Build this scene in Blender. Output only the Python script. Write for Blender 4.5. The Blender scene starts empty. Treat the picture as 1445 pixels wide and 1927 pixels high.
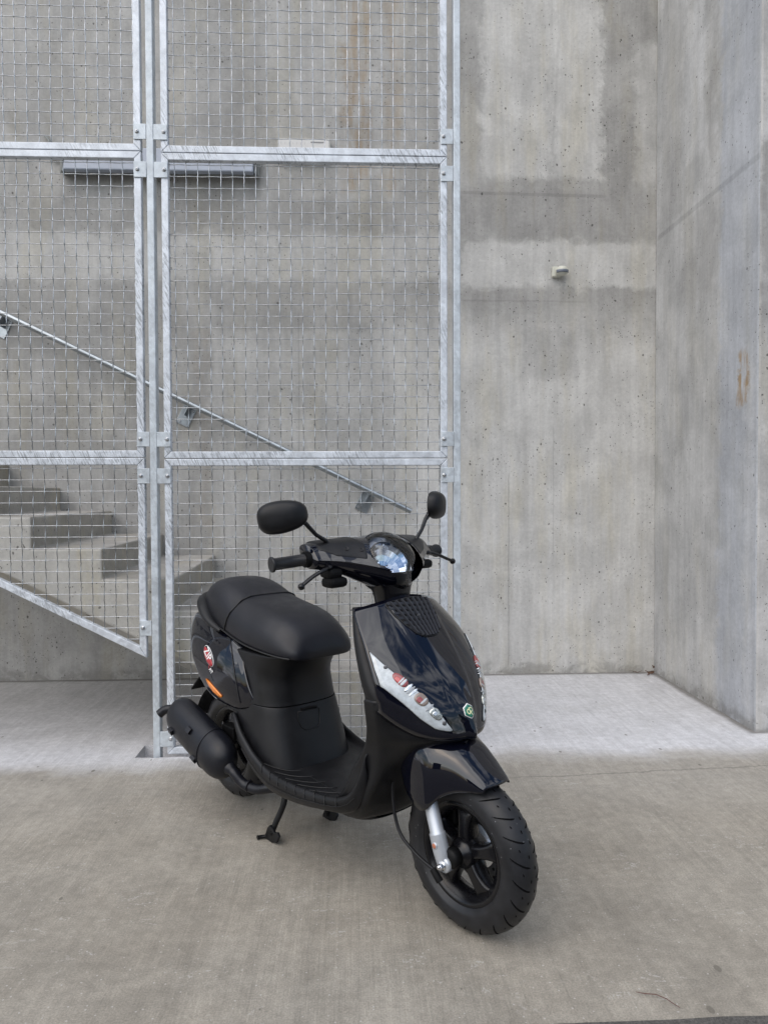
import bpy, bmesh, math, random
from mathutils import Vector, Matrix
from mathutils.bvhtree import BVHTree
random.seed(7)
C = bpy.context.scene.collection
sc = bpy.context.scene
R = math.radians
PI = math.pi

# ------------------------------------------------------------ camera
cam_d = bpy.data.cameras.new('camera')
cam = bpy.data.objects.new('camera', cam_d)
C.objects.link(cam)
yaw, pit, rol = R(2.41), R(1.42), R(-0.22)
f = Vector((math.sin(yaw)*math.cos(pit), math.cos(yaw)*math.cos(pit), -math.sin(pit)))
r0 = Vector((math.cos(yaw), -math.sin(yaw), 0)); u0 = r0.cross(f)
r = math.cos(rol)*r0 + math.sin(rol)*u0
u = -math.sin(rol)*r0 + math.cos(rol)*u0
mw = Matrix((r, u, -f)).transposed().to_4x4()
mw.translation = Vector((0, 0, 1.15))
cam.matrix_world = mw
cam_d.sensor_fit = 'VERTICAL'; cam_d.sensor_height = 36.0
cam_d.lens = 1400/1927*36.0
cam_d.clip_start = 0.05; cam_d.clip_end = 3000
sc.camera = cam

# ------------------------------------------------------------ world, sun, exposure
SUN_EL, SUN_AZ = R(50), R(220)          # azimuth measured clockwise from +Y
w = bpy.data.worlds.new("World"); sc.world = w; w.use_nodes = True
nt = w.node_tree; nt.nodes.clear()
out = nt.nodes.new('ShaderNodeOutputWorld'); bg = nt.nodes.new('ShaderNodeBackground')
sky = nt.nodes.new('ShaderNodeTexSky'); sky.sky_type = 'NISHITA'; sky.sun_disc = False
sky.sun_elevation = SUN_EL; sky.sun_rotation = SUN_AZ
sky.air_density = 1.2; sky.dust_density = 2.5; sky.ozone_density = 1.6
tc = nt.nodes.new('ShaderNodeTexCoord')
mp = nt.nodes.new('ShaderNodeMapping'); mp.inputs['Scale'].default_value = (1.0, 1.6, 3.2)
nt.links.new(tc.outputs['Generated'], mp.inputs['Vector'])
nz = nt.nodes.new('ShaderNodeTexNoise'); nz.inputs['Scale'].default_value = 2.6
nz.inputs['Detail'].default_value = 8; nz.inputs['Roughness'].default_value = 0.58; nz.inputs['Distortion'].default_value = 0.5
nt.links.new(mp.outputs[0], nz.inputs['Vector'])
cr = nt.nodes.new('ShaderNodeMapRange'); cr.interpolation_type = 'SMOOTHSTEP'
cr.inputs['From Min'].default_value = 0.44; cr.inputs['From Max'].default_value = 0.66
nt.links.new(nz.outputs['Fac'], cr.inputs['Value'])
hs_ = nt.nodes.new('ShaderNodeHueSaturation'); hs_.inputs['Saturation'].default_value = 1.2; hs_.inputs['Value'].default_value = .85
nt.links.new(sky.outputs[0], hs_.inputs['Color'])
mx = nt.nodes.new('ShaderNodeMixRGB'); mx.inputs['Color2'].default_value = (8.6, 8.9, 9.6, 1)
nt.links.new(cr.outputs[0], mx.inputs['Fac']); nt.links.new(hs_.outputs[0], mx.inputs['Color1'])
nt.links.new(mx.outputs[0], bg.inputs['Color']); bg.inputs['Strength'].default_value = 0.105
nt.links.new(bg.outputs[0], out.inputs['Surface'])
sd = bpy.data.lights.new('sun', 'SUN'); sd.energy = 1.5; sd.angle = R(88); sd.color = (1.0, 0.975, 0.93)
so = bpy.data.objects.new('sun', sd); C.objects.link(so)
sdir = Vector((math.sin(SUN_AZ)*math.cos(SUN_EL), math.cos(SUN_AZ)*math.cos(SUN_EL), math.sin(SUN_EL)))
so.rotation_euler = sdir.to_track_quat('Z', 'Y').to_euler()
sc.view_settings.view_transform = 'Standard'; sc.view_settings.look = 'None'
sc.view_settings.exposure = 0.52; sc.view_settings.gamma = 1.0
try: sc.view_settings.use_curve_mapping = False
except Exception: pass

# ------------------------------------------------------------ object helpers
def link_mesh(name, verts, faces, mat, parent=None, smooth=False, sub=0, mats=None, fm=None):
    me = bpy.data.meshes.new(name); me.from_pydata([tuple(v) for v in verts], [], [tuple(q) for q in faces])
    me.validate(); me.update()
    bm = bmesh.new(); bm.from_mesh(me); bmesh.ops.recalc_face_normals(bm, faces=bm.faces); bm.to_mesh(me); bm.free()
    o = bpy.data.objects.new(name, me); C.objects.link(o)
    if mat: me.materials.append(mat)
    if mats:
        for m_ in mats: me.materials.append(m_)
        for p, i in zip(me.polygons, fm): p.material_index = i
    if smooth:
        for p in me.polygons: p.use_smooth = True
    if sub:
        m_ = o.modifiers.new('sub', 'SUBSURF'); m_.levels = sub; m_.render_levels = sub
    if parent: o.parent = parent
    return o
def bevel(o, wd, seg=2):
    m_ = o.modifiers.new('bev', 'BEVEL'); m_.width = wd; m_.segments = seg; m_.limit_method = 'ANGLE'; m_.angle_limit = R(35)
    return o
def solid(o, t, off=-1):
    m_ = o.modifiers.new('sol', 'SOLIDIFY'); m_.thickness = t; m_.offset = off
    return o
def tag(o, label=None, cat=None, group=None, kind=None):
    if label: o['label'] = label
    if cat: o['category'] = cat
    if group: o['group'] = group
    if kind: o['kind'] = kind
    return o
def empty(name, loc, rz=0):
    o = bpy.data.objects.new(name, None); C.objects.link(o); o.location = loc; o.rotation_euler = (0, 0, rz)
    o.empty_display_size = 0.1
    return o
class MB:
    """collects simple shapes into one mesh"""
    def __init__(s): s.v = []; s.f = []; s.sm = []
    def add(s, v, fcs, smooth=False):
        b = len(s.v); s.v += [Vector(q) for q in v]; s.f += [tuple(i+b for i in q) for q in fcs]; s.sm += [smooth]*len(fcs); return s
    def box(s, a, b, M_=None):
        x0, y0, z0 = a; x1, y1, z1 = b
        v = [Vector(q) for q in [(x0,y0,z0),(x1,y0,z0),(x1,y1,z0),(x0,y1,z0),(x0,y0,z1),(x1,y0,z1),(x1,y1,z1),(x0,y1,z1)]]
        if M_: v = [M_ @ q for q in v]
        return s.add(v, [(0,3,2,1),(4,5,6,7),(0,1,5,4),(1,2,6,5),(2,3,7,6),(3,0,4,7)])
    def tube(s, pts, rad, n=8, caps=True, sq=None):
        pts = [Vector(p) for p in pts]; rings = []
        rad = rad if isinstance(rad, (list, tuple)) else [rad]*len(pts)
        t0 = (pts[1]-pts[0]).normalized()
        up = Vector((0,0,1)) if abs(t0.z) < .9 else Vector((1,0,0))
        nx = t0.cross(up).normalized()
        for i, p in enumerate(pts):
            t = (pts[min(i+1, len(pts)-1)]-pts[max(i-1, 0)]).normalized()
            nx = (nx - t*nx.dot(t)).normalized(); ny = t.cross(nx)
            rings.append([p + (nx*math.cos(2*PI*k/n) + ny*math.sin(2*PI*k/n)*(sq or 1))*rad[i] for k in range(n)])
        b = [v for rg in rings for v in rg]; fc = []
        for i in range(len(pts)-1):
            for k in range(n): fc.append((i*n+k, i*n+(k+1)%n, (i+1)*n+(k+1)%n, (i+1)*n+k))
        s.add(b, fc, True)
        if caps: s.add(rings[0], [tuple(range(n))[::-1]]); s.add(rings[-1], [tuple(range(n))])
        return s
    def lathe(s, prof, c, axis='y', n=32, smooth=True):
        """prof: (radius, offset along axis)"""
        v = []; c = Vector(c)
        for (ra, h) in prof:
            for k in range(n):
                a = 2*PI*k/n; p, q = ra*math.cos(a), ra*math.sin(a)
                v.append(c + (Vector((p, h, q)) if axis == 'y' else Vector((p, q, h)) if axis == 'z' else Vector((h, p, q))))
        fc = [(i*n+k, i*n+(k+1)%n, (i+1)*n+(k+1)%n, (i+1)*n+k) for i in range(len(prof)-1) for k in range(n)]
        return s.add(v, fc, smooth)
    def prism(s, poly, y0, y1, M_=None):
        """polygon in (x,z) extruded along y"""
        n = len(poly); v = [Vector((p[0], y0, p[1])) for p in poly] + [Vector((p[0], y1, p[1])) for p in poly]
        if M_: v = [M_ @ q for q in v]
        return s.add(v, [tuple(range(n)), tuple(range(2*n-1, n-1, -1))] + [(i, i+n, (i+1)%n+n, (i+1)%n) for i in range(n)])
    def build(s, name, mat, parent=None, bev=0, sub=0):
        me = bpy.data.meshes.new(name); me.from_pydata([tuple(v) for v in s.v], [], s.f); me.update()
        for p, q in zip(me.polygons, s.sm): p.use_smooth = q
        bm = bmesh.new(); bm.from_mesh(me); bmesh.ops.recalc_face_normals(bm, faces=bm.faces); bm.to_mesh(me); bm.free()
        o = bpy.data.objects.new(name, me); C.objects.link(o); me.materials.append(mat)
        if parent: o.parent = parent
        if sub:
            m_ = o.modifiers.new('sub', 'SUBSURF'); m_.levels = sub; m_.render_levels = sub
        if bev: bevel(o, bev)
        return o
def loft(name, rows, mat, parent=None, closed=False, sub=2, cap0=False, cap1=False, smooth=True, th=0):
    n = len(rows[0]); v = [p for rw in rows for p in rw]; fc = []
    for i in range(len(rows)-1):
        for k in range(n if closed else n-1):
            fc.append((i*n+k, i*n+(k+1)%n, (i+1)*n+(k+1)%n, (i+1)*n+k))
    for flag, i in ((cap0, 0), (cap1, len(rows)-1)):
        if flag and closed:
            ctr = sum((Vector(p) for p in rows[i]), Vector())/n; v.append(tuple(ctr)); c = len(v)-1
            for k in range(n): fc.append((i*n+k, i*n+(k+1)%n, c))
    o = link_mesh(name, v, fc, mat, parent, smooth, 0)
    if sub:
        m_ = o.modifiers.new('sub', 'SUBSURF'); m_.levels = sub; m_.render_levels = sub
    if th: solid(o, th)
    return o

# ------------------------------------------------------------ material helpers
class NB:
    def __init__(s, name):
        s.m = bpy.data.materials.new(name); s.m.use_nodes = True; s.t = s.m.node_tree
        s.p = s.t.nodes['Principled BSDF']
    def new(s, k, **kw):
        n = s.t.nodes.new(k)
        for a, b in kw.items(): setattr(n, a, b)
        return n
    def set(s, sock, v):
        if hasattr(v, 'default_value') or isinstance(v, bpy.types.NodeSocket): s.t.links.new(v, sock)
        else: sock.default_value = v
    def math(s, op, a, b=0.0, c=None, clamp=False):
        n = s.new('ShaderNodeMath', operation=op, use_clamp=clamp); s.set(n.inputs[0], a); s.set(n.inputs[1], b)
        if c is not None: s.set(n.inputs[2], c)
        return n.outputs[0]
    def noise(s, vec, scale, detail=3, rough=.5, dist=0, out='Fac'):
        n = s.new('ShaderNodeTexNoise'); s.set(n.inputs['Vector'], vec); n.inputs['Scale'].default_value = scale
        n.inputs['Detail'].default_value = detail; n.inputs['Roughness'].default_value = rough; n.inputs['Distortion'].default_value = dist
        return n.outputs[out]
    def vor(s, vec, scale, feat='F1', out='Distance'):
        n = s.new('ShaderNodeTexVoronoi', feature=feat); s.set(n.inputs['Vector'], vec); n.inputs['Scale'].default_value = scale
        return n.outputs[out]
    def map(s, vec, scale, loc=(0,0,0), rot=(0,0,0)):
        n = s.new('ShaderNodeMapping'); s.set(n.inputs[0], vec); n.inputs['Scale'].default_value = scale
        n.inputs['Location'].default_value = loc; n.inputs['Rotation'].default_value = rot
        return n.outputs[0]
    def rng(s, v, a, b, c=0.0, d=1.0, smooth=True):
        n = s.new('ShaderNodeMapRange'); n.interpolation_type = 'SMOOTHSTEP' if smooth else 'LINEAR'
        s.set(n.inputs[0], v); n.inputs[1].default_value = a; n.inputs[2].default_value = b
        n.inputs[3].default_value = c; n.inputs[4].default_value = d
        return n.outputs[0]
    def mix(s, fac, a, b, blend='MIX'):
        n = s.new('ShaderNodeMixRGB', blend_type=blend); s.set(n.inputs[0], fac)
        for i, q in ((1, a), (2, b)):
            s.set(n.inputs[i], q if not isinstance(q, tuple) else (q + (1,) if len(q) == 3 else q))
        return n.outputs[0]
    def scale(s, col, fac):
        n = s.new('ShaderNodeVectorMath', operation='SCALE'); s.set(n.inputs[0], col); s.set(n.inputs['Scale'], fac)
        return n.outputs[0]
    def pos(s): return s.new('ShaderNodeNewGeometry').outputs['Position']
    def obj(s): return s.new('ShaderNodeTexCoord').outputs['Object']
    def sep(s, v):
        n = s.new('ShaderNodeSeparateXYZ'); s.set(n.inputs[0], v); return n.outputs
    def comb(s, a, b, c=0.0):
        n = s.new('ShaderNodeCombineXYZ'); s.set(n.inputs[0], a); s.set(n.inputs[1], b); s.set(n.inputs[2], c); return n.outputs[0]
    def bump(s, h, strength, dist, normal=None):
        n = s.new('ShaderNodeBump'); s.set(n.inputs['Height'], h); n.inputs['Strength'].default_value = strength; n.inputs['Distance'].default_value = dist
        if normal is not None: s.t.links.new(normal, n.inputs['Normal'])
        return n.outputs[0]

def concrete(name, axes, base, light, dark, patches=(), pores=1.0, streak=0.35, warm=0.5, lines=(), foot=None):
    """axes: which world axes run across / up this face; patches: (u0,u1,v0,v1,amount,kind)"""
    b = NB(name); P = b.pos(); s3 = b.sep(P)
    U = s3['XYZ'.index(axes[0])]; V = s3['XYZ'.index(axes[1])]
    uv = b.comb(U, V)
    n1 = b.noise(uv, 2.3, 4, .6); n2 = b.noise(uv, 9, 5, .65, .6); n3 = b.noise(b.map(uv, (1,1,1), (7.3,2.1,0)), 9, 5, .65, .6)
    fine = b.noise(uv, 55, 5, .7)
    tiny = b.noise(uv, 260, 2, .6)
    col = b.mix(b.rng(n1, .36, .64), base, b.scale(b.comb(base[0], base[1], base[2]), .83))
    up = b.math('ADD', U, b.math('ADD', b.math('MULTIPLY', b.math('SUBTRACT', n2, .5), .20), b.math('MULTIPLY', b.math('SUBTRACT', b.noise(uv, 34, 4, .7), .5), .05)))
    vp = b.math('ADD', V, b.math('MULTIPLY', b.math('SUBTRACT', n3, .5), .16))
    total = None
    for (x0, x1, z0, z1, amt, kind) in patches:
        fe = .055
        m_ = b.math('MINIMUM', b.math('MINIMUM', b.math('SUBTRACT', up, x0), b.math('SUBTRACT', x1, up)),
                    b.math('MINIMUM', b.math('SUBTRACT', vp, z0), b.math('SUBTRACT', z1, vp)))
        if kind == 'rust':
            fe = min(.09, (x1-x0)*.35)
        if kind == 'soft':
            fe = .40; kind = 'light'
        m_ = b.rng(m_, -fe*.1, fe)
        m_ = b.math('MULTIPLY', m_, amt)
        if kind == 'rust':
            m_ = b.math('MULTIPLY', m_, b.rng(b.noise(b.map(uv, (14, 2.2, 1)), 1.6, 4, .6), .36, .62))
            col = b.mix(m_, col, (.33, .235, .135))
        elif kind == 'blue': col = b.mix(m_, col, (.40, .44, .52))
        else: col = b.mix(m_, col, light if kind == 'light' else dark)
        if kind == 'light': total = m_ if total is None else b.math('MAXIMUM', total, m_)
    cl = b.noise(b.map(uv, (1, .8, 1), (11, 4, 0)), 4.5, 7, .68, .4)
    col = b.scale(col, b.rng(cl, .30, .70, .87, 1.12))
    # vertical run-off streaks
    st = b.noise(b.map(uv, (9, .55, 1)), 2.2, 5, .65)
    col = b.scale(col, b.rng(st, .3, .7, 1-streak*.26, 1+streak*.16))
    st2 = b.noise(b.map(uv, (30, 1.3, 1)), 2.0, 4, .65)
    col = b.scale(col, b.rng(st2, .3, .7, 1-streak*.07, 1+streak*.05))
    col = b.mix(b.math('MULTIPLY', b.rng(b.noise(b.map(uv, (4, .7, 1), (3,9,0)), 1.7, 4, .6), .46, .70), warm), col, b.mix(1.0, col, (.98, .935, .80), 'MULTIPLY'))
    col = b.scale(col, b.rng(fine, .2, .8, .90, 1.09))
    col = b.scale(col, b.rng(tiny, .2, .8, .93, 1.06))
    for (x0, z0, x1, z1, wd, amt) in lines:
        L = math.hypot(x1-x0, z1-z0); dx, dz = (x1-x0)/L, (z1-z0)/L
        a_ = b.math('ADD', b.math('MULTIPLY', b.math('SUBTRACT', U, x0), dx), b.math('MULTIPLY', b.math('SUBTRACT', V, z0), dz))
        d_ = b.math('ABSOLUTE', b.math('ADD', b.math('ADD', b.math('MULTIPLY', b.math('SUBTRACT', U, x0), -dz), b.math('MULTIPLY', b.math('SUBTRACT', V, z0), dx)),
                    b.math('MULTIPLY', b.math('SUBTRACT', n2, .5), .012)))
        m_ = b.math('MULTIPLY', b.rng(d_, wd*.4, wd, 1, 0), b.math('MULTIPLY', b.rng(a_, 0, .05), b.rng(a_, L-.05, L, 1, 0)))
        col = b.scale(col, b.math('SUBTRACT', 1.0, b.math('MULTIPLY', m_, amt)))
    # air holes
    jit = b.new('ShaderNodeVectorMath', operation='ADD'); b.set(jit.inputs[0], b.map(uv, (1, .8, 1)))
    nc = b.noise(uv, 40, 2, .6, 0, 'Color'); jit2 = b.new('ShaderNodeVectorMath', operation='SCALE'); b.set(jit2.inputs[0], nc); jit2.inputs['Scale'].default_value = .014
    b.set(jit.inputs[1], jit2.outputs[0])
    h = None
    for (scl, rad, dens) in ((40, .19, .74), (95, .24, .62)):
        vd = b.new('ShaderNodeTexVoronoi'); b.set(vd.inputs['Vector'], jit.outputs[0]); vd.inputs['Scale'].default_value = scl
        cs = b.sep(vd.outputs['Color'])
        sel = b.math('GREATER_THAN', cs[0], b.rng(b.noise(b.map(uv, (1,1,1), (5,1,0)), 2.8, 3, .6), .35, .68, 1.02, 1-(1-dens)*pores))
        rr = b.math('MULTIPLY', b.math('ADD', cs[1], .25), rad)
        m_ = b.math('MULTIPLY', b.math('LESS_THAN', vd.outputs['Distance'], rr), sel)
        h = m_ if h is None else b.math('MAXIMUM', h, m_)
    col = b.mix(b.math('MULTIPLY', h, .72), col, (.045, .042, .038))
    if foot is not None:
        fm_ = b.math('MULTIPLY', b.rng(b.math('ADD', V, b.math('MULTIPLY', b.math('SUBTRACT', n2, .5), .16)), foot, foot+.06, 1, 0), b.rng(n3, .40, .55))
        col = b.mix(b.math('MULTIPLY', fm_, .45), col, (.16, .155, .14))
    b.set(b.p.inputs['Base Color'], col)
    b.set(b.p.inputs['Roughness'], b.rng(n2, .3, .7, .72, .9)); b.p.inputs['Specular IOR Level'].default_value = .35
    hh = b.math('ADD', b.math('MULTIPLY', fine, .35), b.math('ADD', b.math('MULTIPLY', h, -1.6), b.math('MULTIPLY', n2, .5)))
    if total is not None: hh = b.math('ADD', hh, b.math('MULTIPLY', total, -.5))
    b.set(b.p.inputs['Normal'], b.bump(hh, .8, .004))
    return b.m

def simple(name, col, rough=.5, metal=0, coat=0, spec=.5, nscale=0, namt=.1, bump=0, bscale=60, coat_rough=.03):
    b = NB(name); c = col
    O = b.obj()
    if nscale:
        n_ = b.noise(O, nscale, 4, .6)
        b.set(b.p.inputs['Base Color'], b.scale(b.comb(*col), b.rng(n_, .3, .7, 1-namt, 1+namt)))
    else: b.p.inputs['Base Color'].default_value = (*col, 1)
    rn = b.noise(O, 18, 3, .6); b.set(b.p.inputs['Roughness'], b.rng(rn, .3, .7, max(.02, rough*.85), min(1, rough*1.12)))
    b.p.inputs['Metallic'].default_value = metal; b.p.inputs['Specular IOR Level'].default_value = spec
    b.p.inputs['Coat Weight'].default_value = coat; b.p.inputs['Coat Roughness'].default_value = coat_rough
    if bump: b.set(b.p.inputs['Normal'], b.bump(b.noise(O, bscale, 4, .65), bump, .001))
    return b.m

def galv_mat(name, base=(.60, .64, .69), scratch=.5):
    b = NB(name); P = b.pos()
    vc = b.new('ShaderNodeTexVoronoi'); b.set(vc.inputs['Vector'], b.map(P, (1,1,1))); vc.inputs['Scale'].default_value = 75
    spang = b.sep(vc.outputs['Color'])[0]
    n1 = b.noise(P, 14, 5, .65)
    col = b.scale(b.comb(*base), b.math('ADD', b.rng(spang, 0, 1, -.07, .07), b.rng(n1, .25, .75, .80, 1.14)))
    # diagonal zinc run marks
    sv = b.map(b.map(P, (1,1,1), rot=(0, R(24), 0)), (110, 30, 14))
    sn = b.noise(sv, 1.3, 3, .7, .3)
    msk = b.math('MULTIPLY', b.rng(sn, .50, .60), b.rng(b.noise(P, 2.2, 2, .5), .40, .58))
    col = b.mix(b.math('MULTIPLY', msk, scratch), col, (.27, .29, .31))
    b.set(b.p.inputs['Base Color'], col)
    b.p.inputs['Metallic'].default_value = .35
    b.set(b.p.inputs['Roughness'], b.rng(spang, 0, 1, .42, .62))
    b.set(b.p.inputs['Normal'], b.bump(b.math('ADD', sn, n1), .35, .002))
    return b.m
# ============================================================ SETTING
WY = 4.67; SX = 1.92
gray = (.41, .404, .388); gl = (.56, .555, .535); gd = (.325, .32, .31)
M_back = concrete('concrete_back_wall', 'XZ', gray, gl, gd, patches=[
    (.79, 1.60, 3.10, 5.2, .85, 'light'), (.66, 2.2, 2.42, 2.755, .95, 'light'), (1.76, 2.0, 3.08, 3.99, .6, 'light'),
    (-2.6, .66, 2.45, 2.79, .62, 'light'), (.60, 2.1, 2.755, 3.07, .42, 'dark'), (.6, 2.1, 2.22, 2.42, .12, 'dark'),
    (.10, 2.4, -.6, 2.40, .95, 'soft'), (1.05, 1.45, 1.85, 2.2, .35, 'dark'), (-.9, .5, -.2, 2.2, .42, 'light'),
    (-.55, .36, 2.95, 4.6, .30, 'light'), (-2.6, -.9, 2.95, 4.6, .22, 'light'), (1.22, 1.30, 2.9, 3.9, .35, 'dark'),
    (-.07, .14, 3.0, 5.0, .60, 'rust'), (.18, .34, 3.0, 5.0, .35, 'rust'), (-1.0, -.85, .9, 2.2, .14, 'rust')],
    lines=[(.66, 3.03, 1.62, 3.015, .014, .16), (.66, 2.36, 1.5, 2.355, .008, .10), (.985, .02, .985, 1.3, .005, .24), (1.27, .7, 1.27, 1.6, .004, .15),
           (-.33, 0.6, -.33, 2.3, .006, .2), (-1.4, 1.1, -1.35, 2.2, .005, .15), (1.26, 3.25, 1.30, 4.0, .012, .10)],
    pores=1.0, foot=.03)
M_side = concrete('concrete_side_wall', 'YZ', (.50, .50, .495), (.60, .602, .602), gd, patches=[
    (3.4, 3.86, -.2, 3.9, .42, 'blue'), (3.99, 4.28, 3.0, 3.9, .5, 'light'), (4.28, 4.6, 2.76, 4.2, .35, 'dark'), (3.86, 3.99, 2.85, 4.5, .5, 'dark'),
    (3.87, 4.3, 2.2, 2.74, .4, 'dark'), (3.47, 3.6, -.2, 1.8, .3, 'light'), (3.53, 3.66, 1.56, 1.86, 1.0, 'rust')],
    lines=[(3.4, 2.735, 4.66, 2.745, .022, .17)], pores=.8, warm=.3, foot=.03)
M_end = concrete('concrete_wall_end', 'XZ', (.50, .495, .488), (.56, .56, .55), gd, patches=[(1.9, 2.6, 1.95, 2.85, .8, 'dark')], pores=1.0, foot=.08)
M_stair = concrete('concrete_stair_flank', 'XZ', (.50, .485, .45), (.60, .585, .54), (.36, .34, .31), patches=[(-2.2, .4, .3, 1.3, .35, 'light')], pores=1.0, streak=.15, warm=.9)
M_tread = concrete('concrete_tread', 'XY', (.42, .405, .38), gl, gd, pores=.6, streak=.1)
M_riser = concrete('concrete_riser', 'YZ', (.44, .42, .38), (.50, .48, .44), (.33, .31, .28), pores=1.0, streak=.25, warm=.8)

def wall_block(name, x0, y0, z0, x1, y1, z1, mats_, fm_):
    v = [(x0,y0,z0),(x1,y0,z0),(x1,y1,z0),(x0,y1,z0),(x0,y0,z1),(x1,y0,z1),(x1,y1,z1),(x0,y1,z1)]
    fc = [(0,3,2,1),(4,5,6,7),(0,1,5,4),(1,2,6,5),(2,3,7,6),(3,0,4,7)]
    me = bpy.data.meshes.new(name); me.from_pydata(v, [], fc); o = bpy.data.objects.new(name, me); C.objects.link(o)
    for m_ in mats_: me.materials.append(m_)
    for p, i in zip(me.polygons, fm_): p.material_index = i
    return o
o = wall_block('concrete_wall', -9, WY, -.2, 5.2, WY+.35, 6.2, [M_back], [0]*6)
tag(o, 'tall stained grey concrete wall behind the wire mesh fence and stairs', 'wall')
o = wall_block('concrete_wall', SX, 3.46, -.2, 5.2, WY-.002, 6.2, [M_end, M_side], [0,0,0,0,0,1])
bevel(o, .012, 2)
tag(o, 'bluish grey concrete side wall at the right edge, rust mark on its corner', 'wall')

# ---- ground, one sheet with a slot under the fence
bg_ = NB('concrete_ground'); P = bg_.pos(); s3 = bg_.sep(P); X, Y = s3[0], s3[1]
n1 = bg_.noise(P, 1.1, 5, .6); n2 = bg_.noise(P, 5, 6, .65, .5); n3 = bg_.noise(P, 30, 5, .7); n4 = bg_.noise(P, 210, 3, .65)
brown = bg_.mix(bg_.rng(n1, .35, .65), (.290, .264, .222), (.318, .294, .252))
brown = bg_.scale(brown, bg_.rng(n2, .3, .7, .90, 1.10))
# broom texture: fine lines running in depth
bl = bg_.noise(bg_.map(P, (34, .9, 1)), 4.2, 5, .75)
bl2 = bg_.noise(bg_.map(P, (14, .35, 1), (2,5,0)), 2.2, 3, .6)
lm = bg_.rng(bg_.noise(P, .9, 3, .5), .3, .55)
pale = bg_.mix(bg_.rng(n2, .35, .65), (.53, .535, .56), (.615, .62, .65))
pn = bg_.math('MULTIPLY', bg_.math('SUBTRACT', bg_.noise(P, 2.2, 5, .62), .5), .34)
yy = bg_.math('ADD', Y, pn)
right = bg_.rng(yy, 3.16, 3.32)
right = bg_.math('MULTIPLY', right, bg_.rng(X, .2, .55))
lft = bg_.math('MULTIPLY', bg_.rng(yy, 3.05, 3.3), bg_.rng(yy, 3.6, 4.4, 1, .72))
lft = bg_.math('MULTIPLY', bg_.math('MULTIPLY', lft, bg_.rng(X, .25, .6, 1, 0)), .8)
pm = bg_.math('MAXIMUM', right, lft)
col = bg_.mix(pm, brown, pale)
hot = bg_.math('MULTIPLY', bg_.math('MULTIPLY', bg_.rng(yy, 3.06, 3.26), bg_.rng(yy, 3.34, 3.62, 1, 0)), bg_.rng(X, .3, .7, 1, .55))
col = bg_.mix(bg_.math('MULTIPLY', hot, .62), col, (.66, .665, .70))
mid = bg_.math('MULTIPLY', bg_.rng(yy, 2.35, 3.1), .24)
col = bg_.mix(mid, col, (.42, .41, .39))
col = bg_.scale(col, bg_.math('ADD', 1.0, bg_.math('MULTIPLY', bg_.math('SUBTRACT', bl, .5), bg_.math('MULTIPLY', lm, .62))))
col = bg_.scale(col, bg_.rng(bl2, .3, .7, .95, 1.05))
col = bg_.scale(col, bg_.rng(n3, .25, .75, .86, 1.12)); col = bg_.scale(col, bg_.rng(n4, .25, .75, .80, 1.19))
# pale scuffs and aggregate specks
v1 = bg_.new('ShaderNodeTexVoronoi'); bg_.set(v1.inputs['Vector'], P); v1.inputs['Scale'].default_value = 70
sp = bg_.math('MULTIPLY', bg_.math('LESS_THAN', v1.outputs['Distance'], .17), bg_.math('GREATER_THAN', bg_.sep(v1.outputs['Color'])[0], .86))
col = bg_.mix(bg_.math('MULTIPLY', sp, .55), col, (.55, .53, .50))
v2 = bg_.new('ShaderNodeTexVoronoi'); bg_.set(v2.inputs['Vector'], bg_.map(P, (1, .6, 1), (3,3,0))); v2.inputs['Scale'].default_value = 24
sp = bg_.math('MULTIPLY', bg_.math('LESS_THAN', v2.outputs['Distance'], bg_.math('MULTIPLY', bg_.sep(v2.outputs['Color'])[1], .20)), bg_.math('GREATER_THAN', bg_.sep(v2.outputs['Color'])[0], .91))
col = bg_.mix(bg_.math('MULTIPLY', sp, .7), col, (.13, .12, .10))
sc1 = bg_.noise(bg_.map(P, (1, 2.4, 1)), 9, 5, .7, 2.2)
scm = bg_.math('MULTIPLY', bg_.rng(sc1, .585, .60), bg_.rng(bg_.noise(P, 3.2, 3, .6), .50, .60))
scm = bg_.math('MULTIPLY', scm, bg_.rng(bg_.noise(P, 120, 2, .6), .46, .56))
col = bg_.mix(bg_.math('MULTIPLY', scm, .6), col, (.48, .46, .43))
st_ = bg_.rng(bg_.noise(P, 1.7, 4, .6, .6), .55, .72)
col = bg_.scale(col, bg_.math('SUBTRACT', 1.0, bg_.math('MULTIPLY', st_, .10)))
# hairline crack right
wob = bg_.math('MULTIPLY', bg_.math('SUBTRACT', bg_.noise(P, 6, 5, .7), .5), .10)
cy = bg_.math('ADD', bg_.math('ADD', bg_.math('MULTIPLY', X, .077), 2.90), wob)
cd = bg_.math('ABSOLUTE', bg_.math('SUBTRACT', Y, cy))
ck = bg_.math('MULTIPLY', bg_.rng(cd, .002, .008, 1, 0), bg_.rng(X, .5, .8))
col = bg_.scale(col, bg_.math('SUBTRACT', 1.0, bg_.math('MULTIPLY', ck, .32)))
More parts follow.
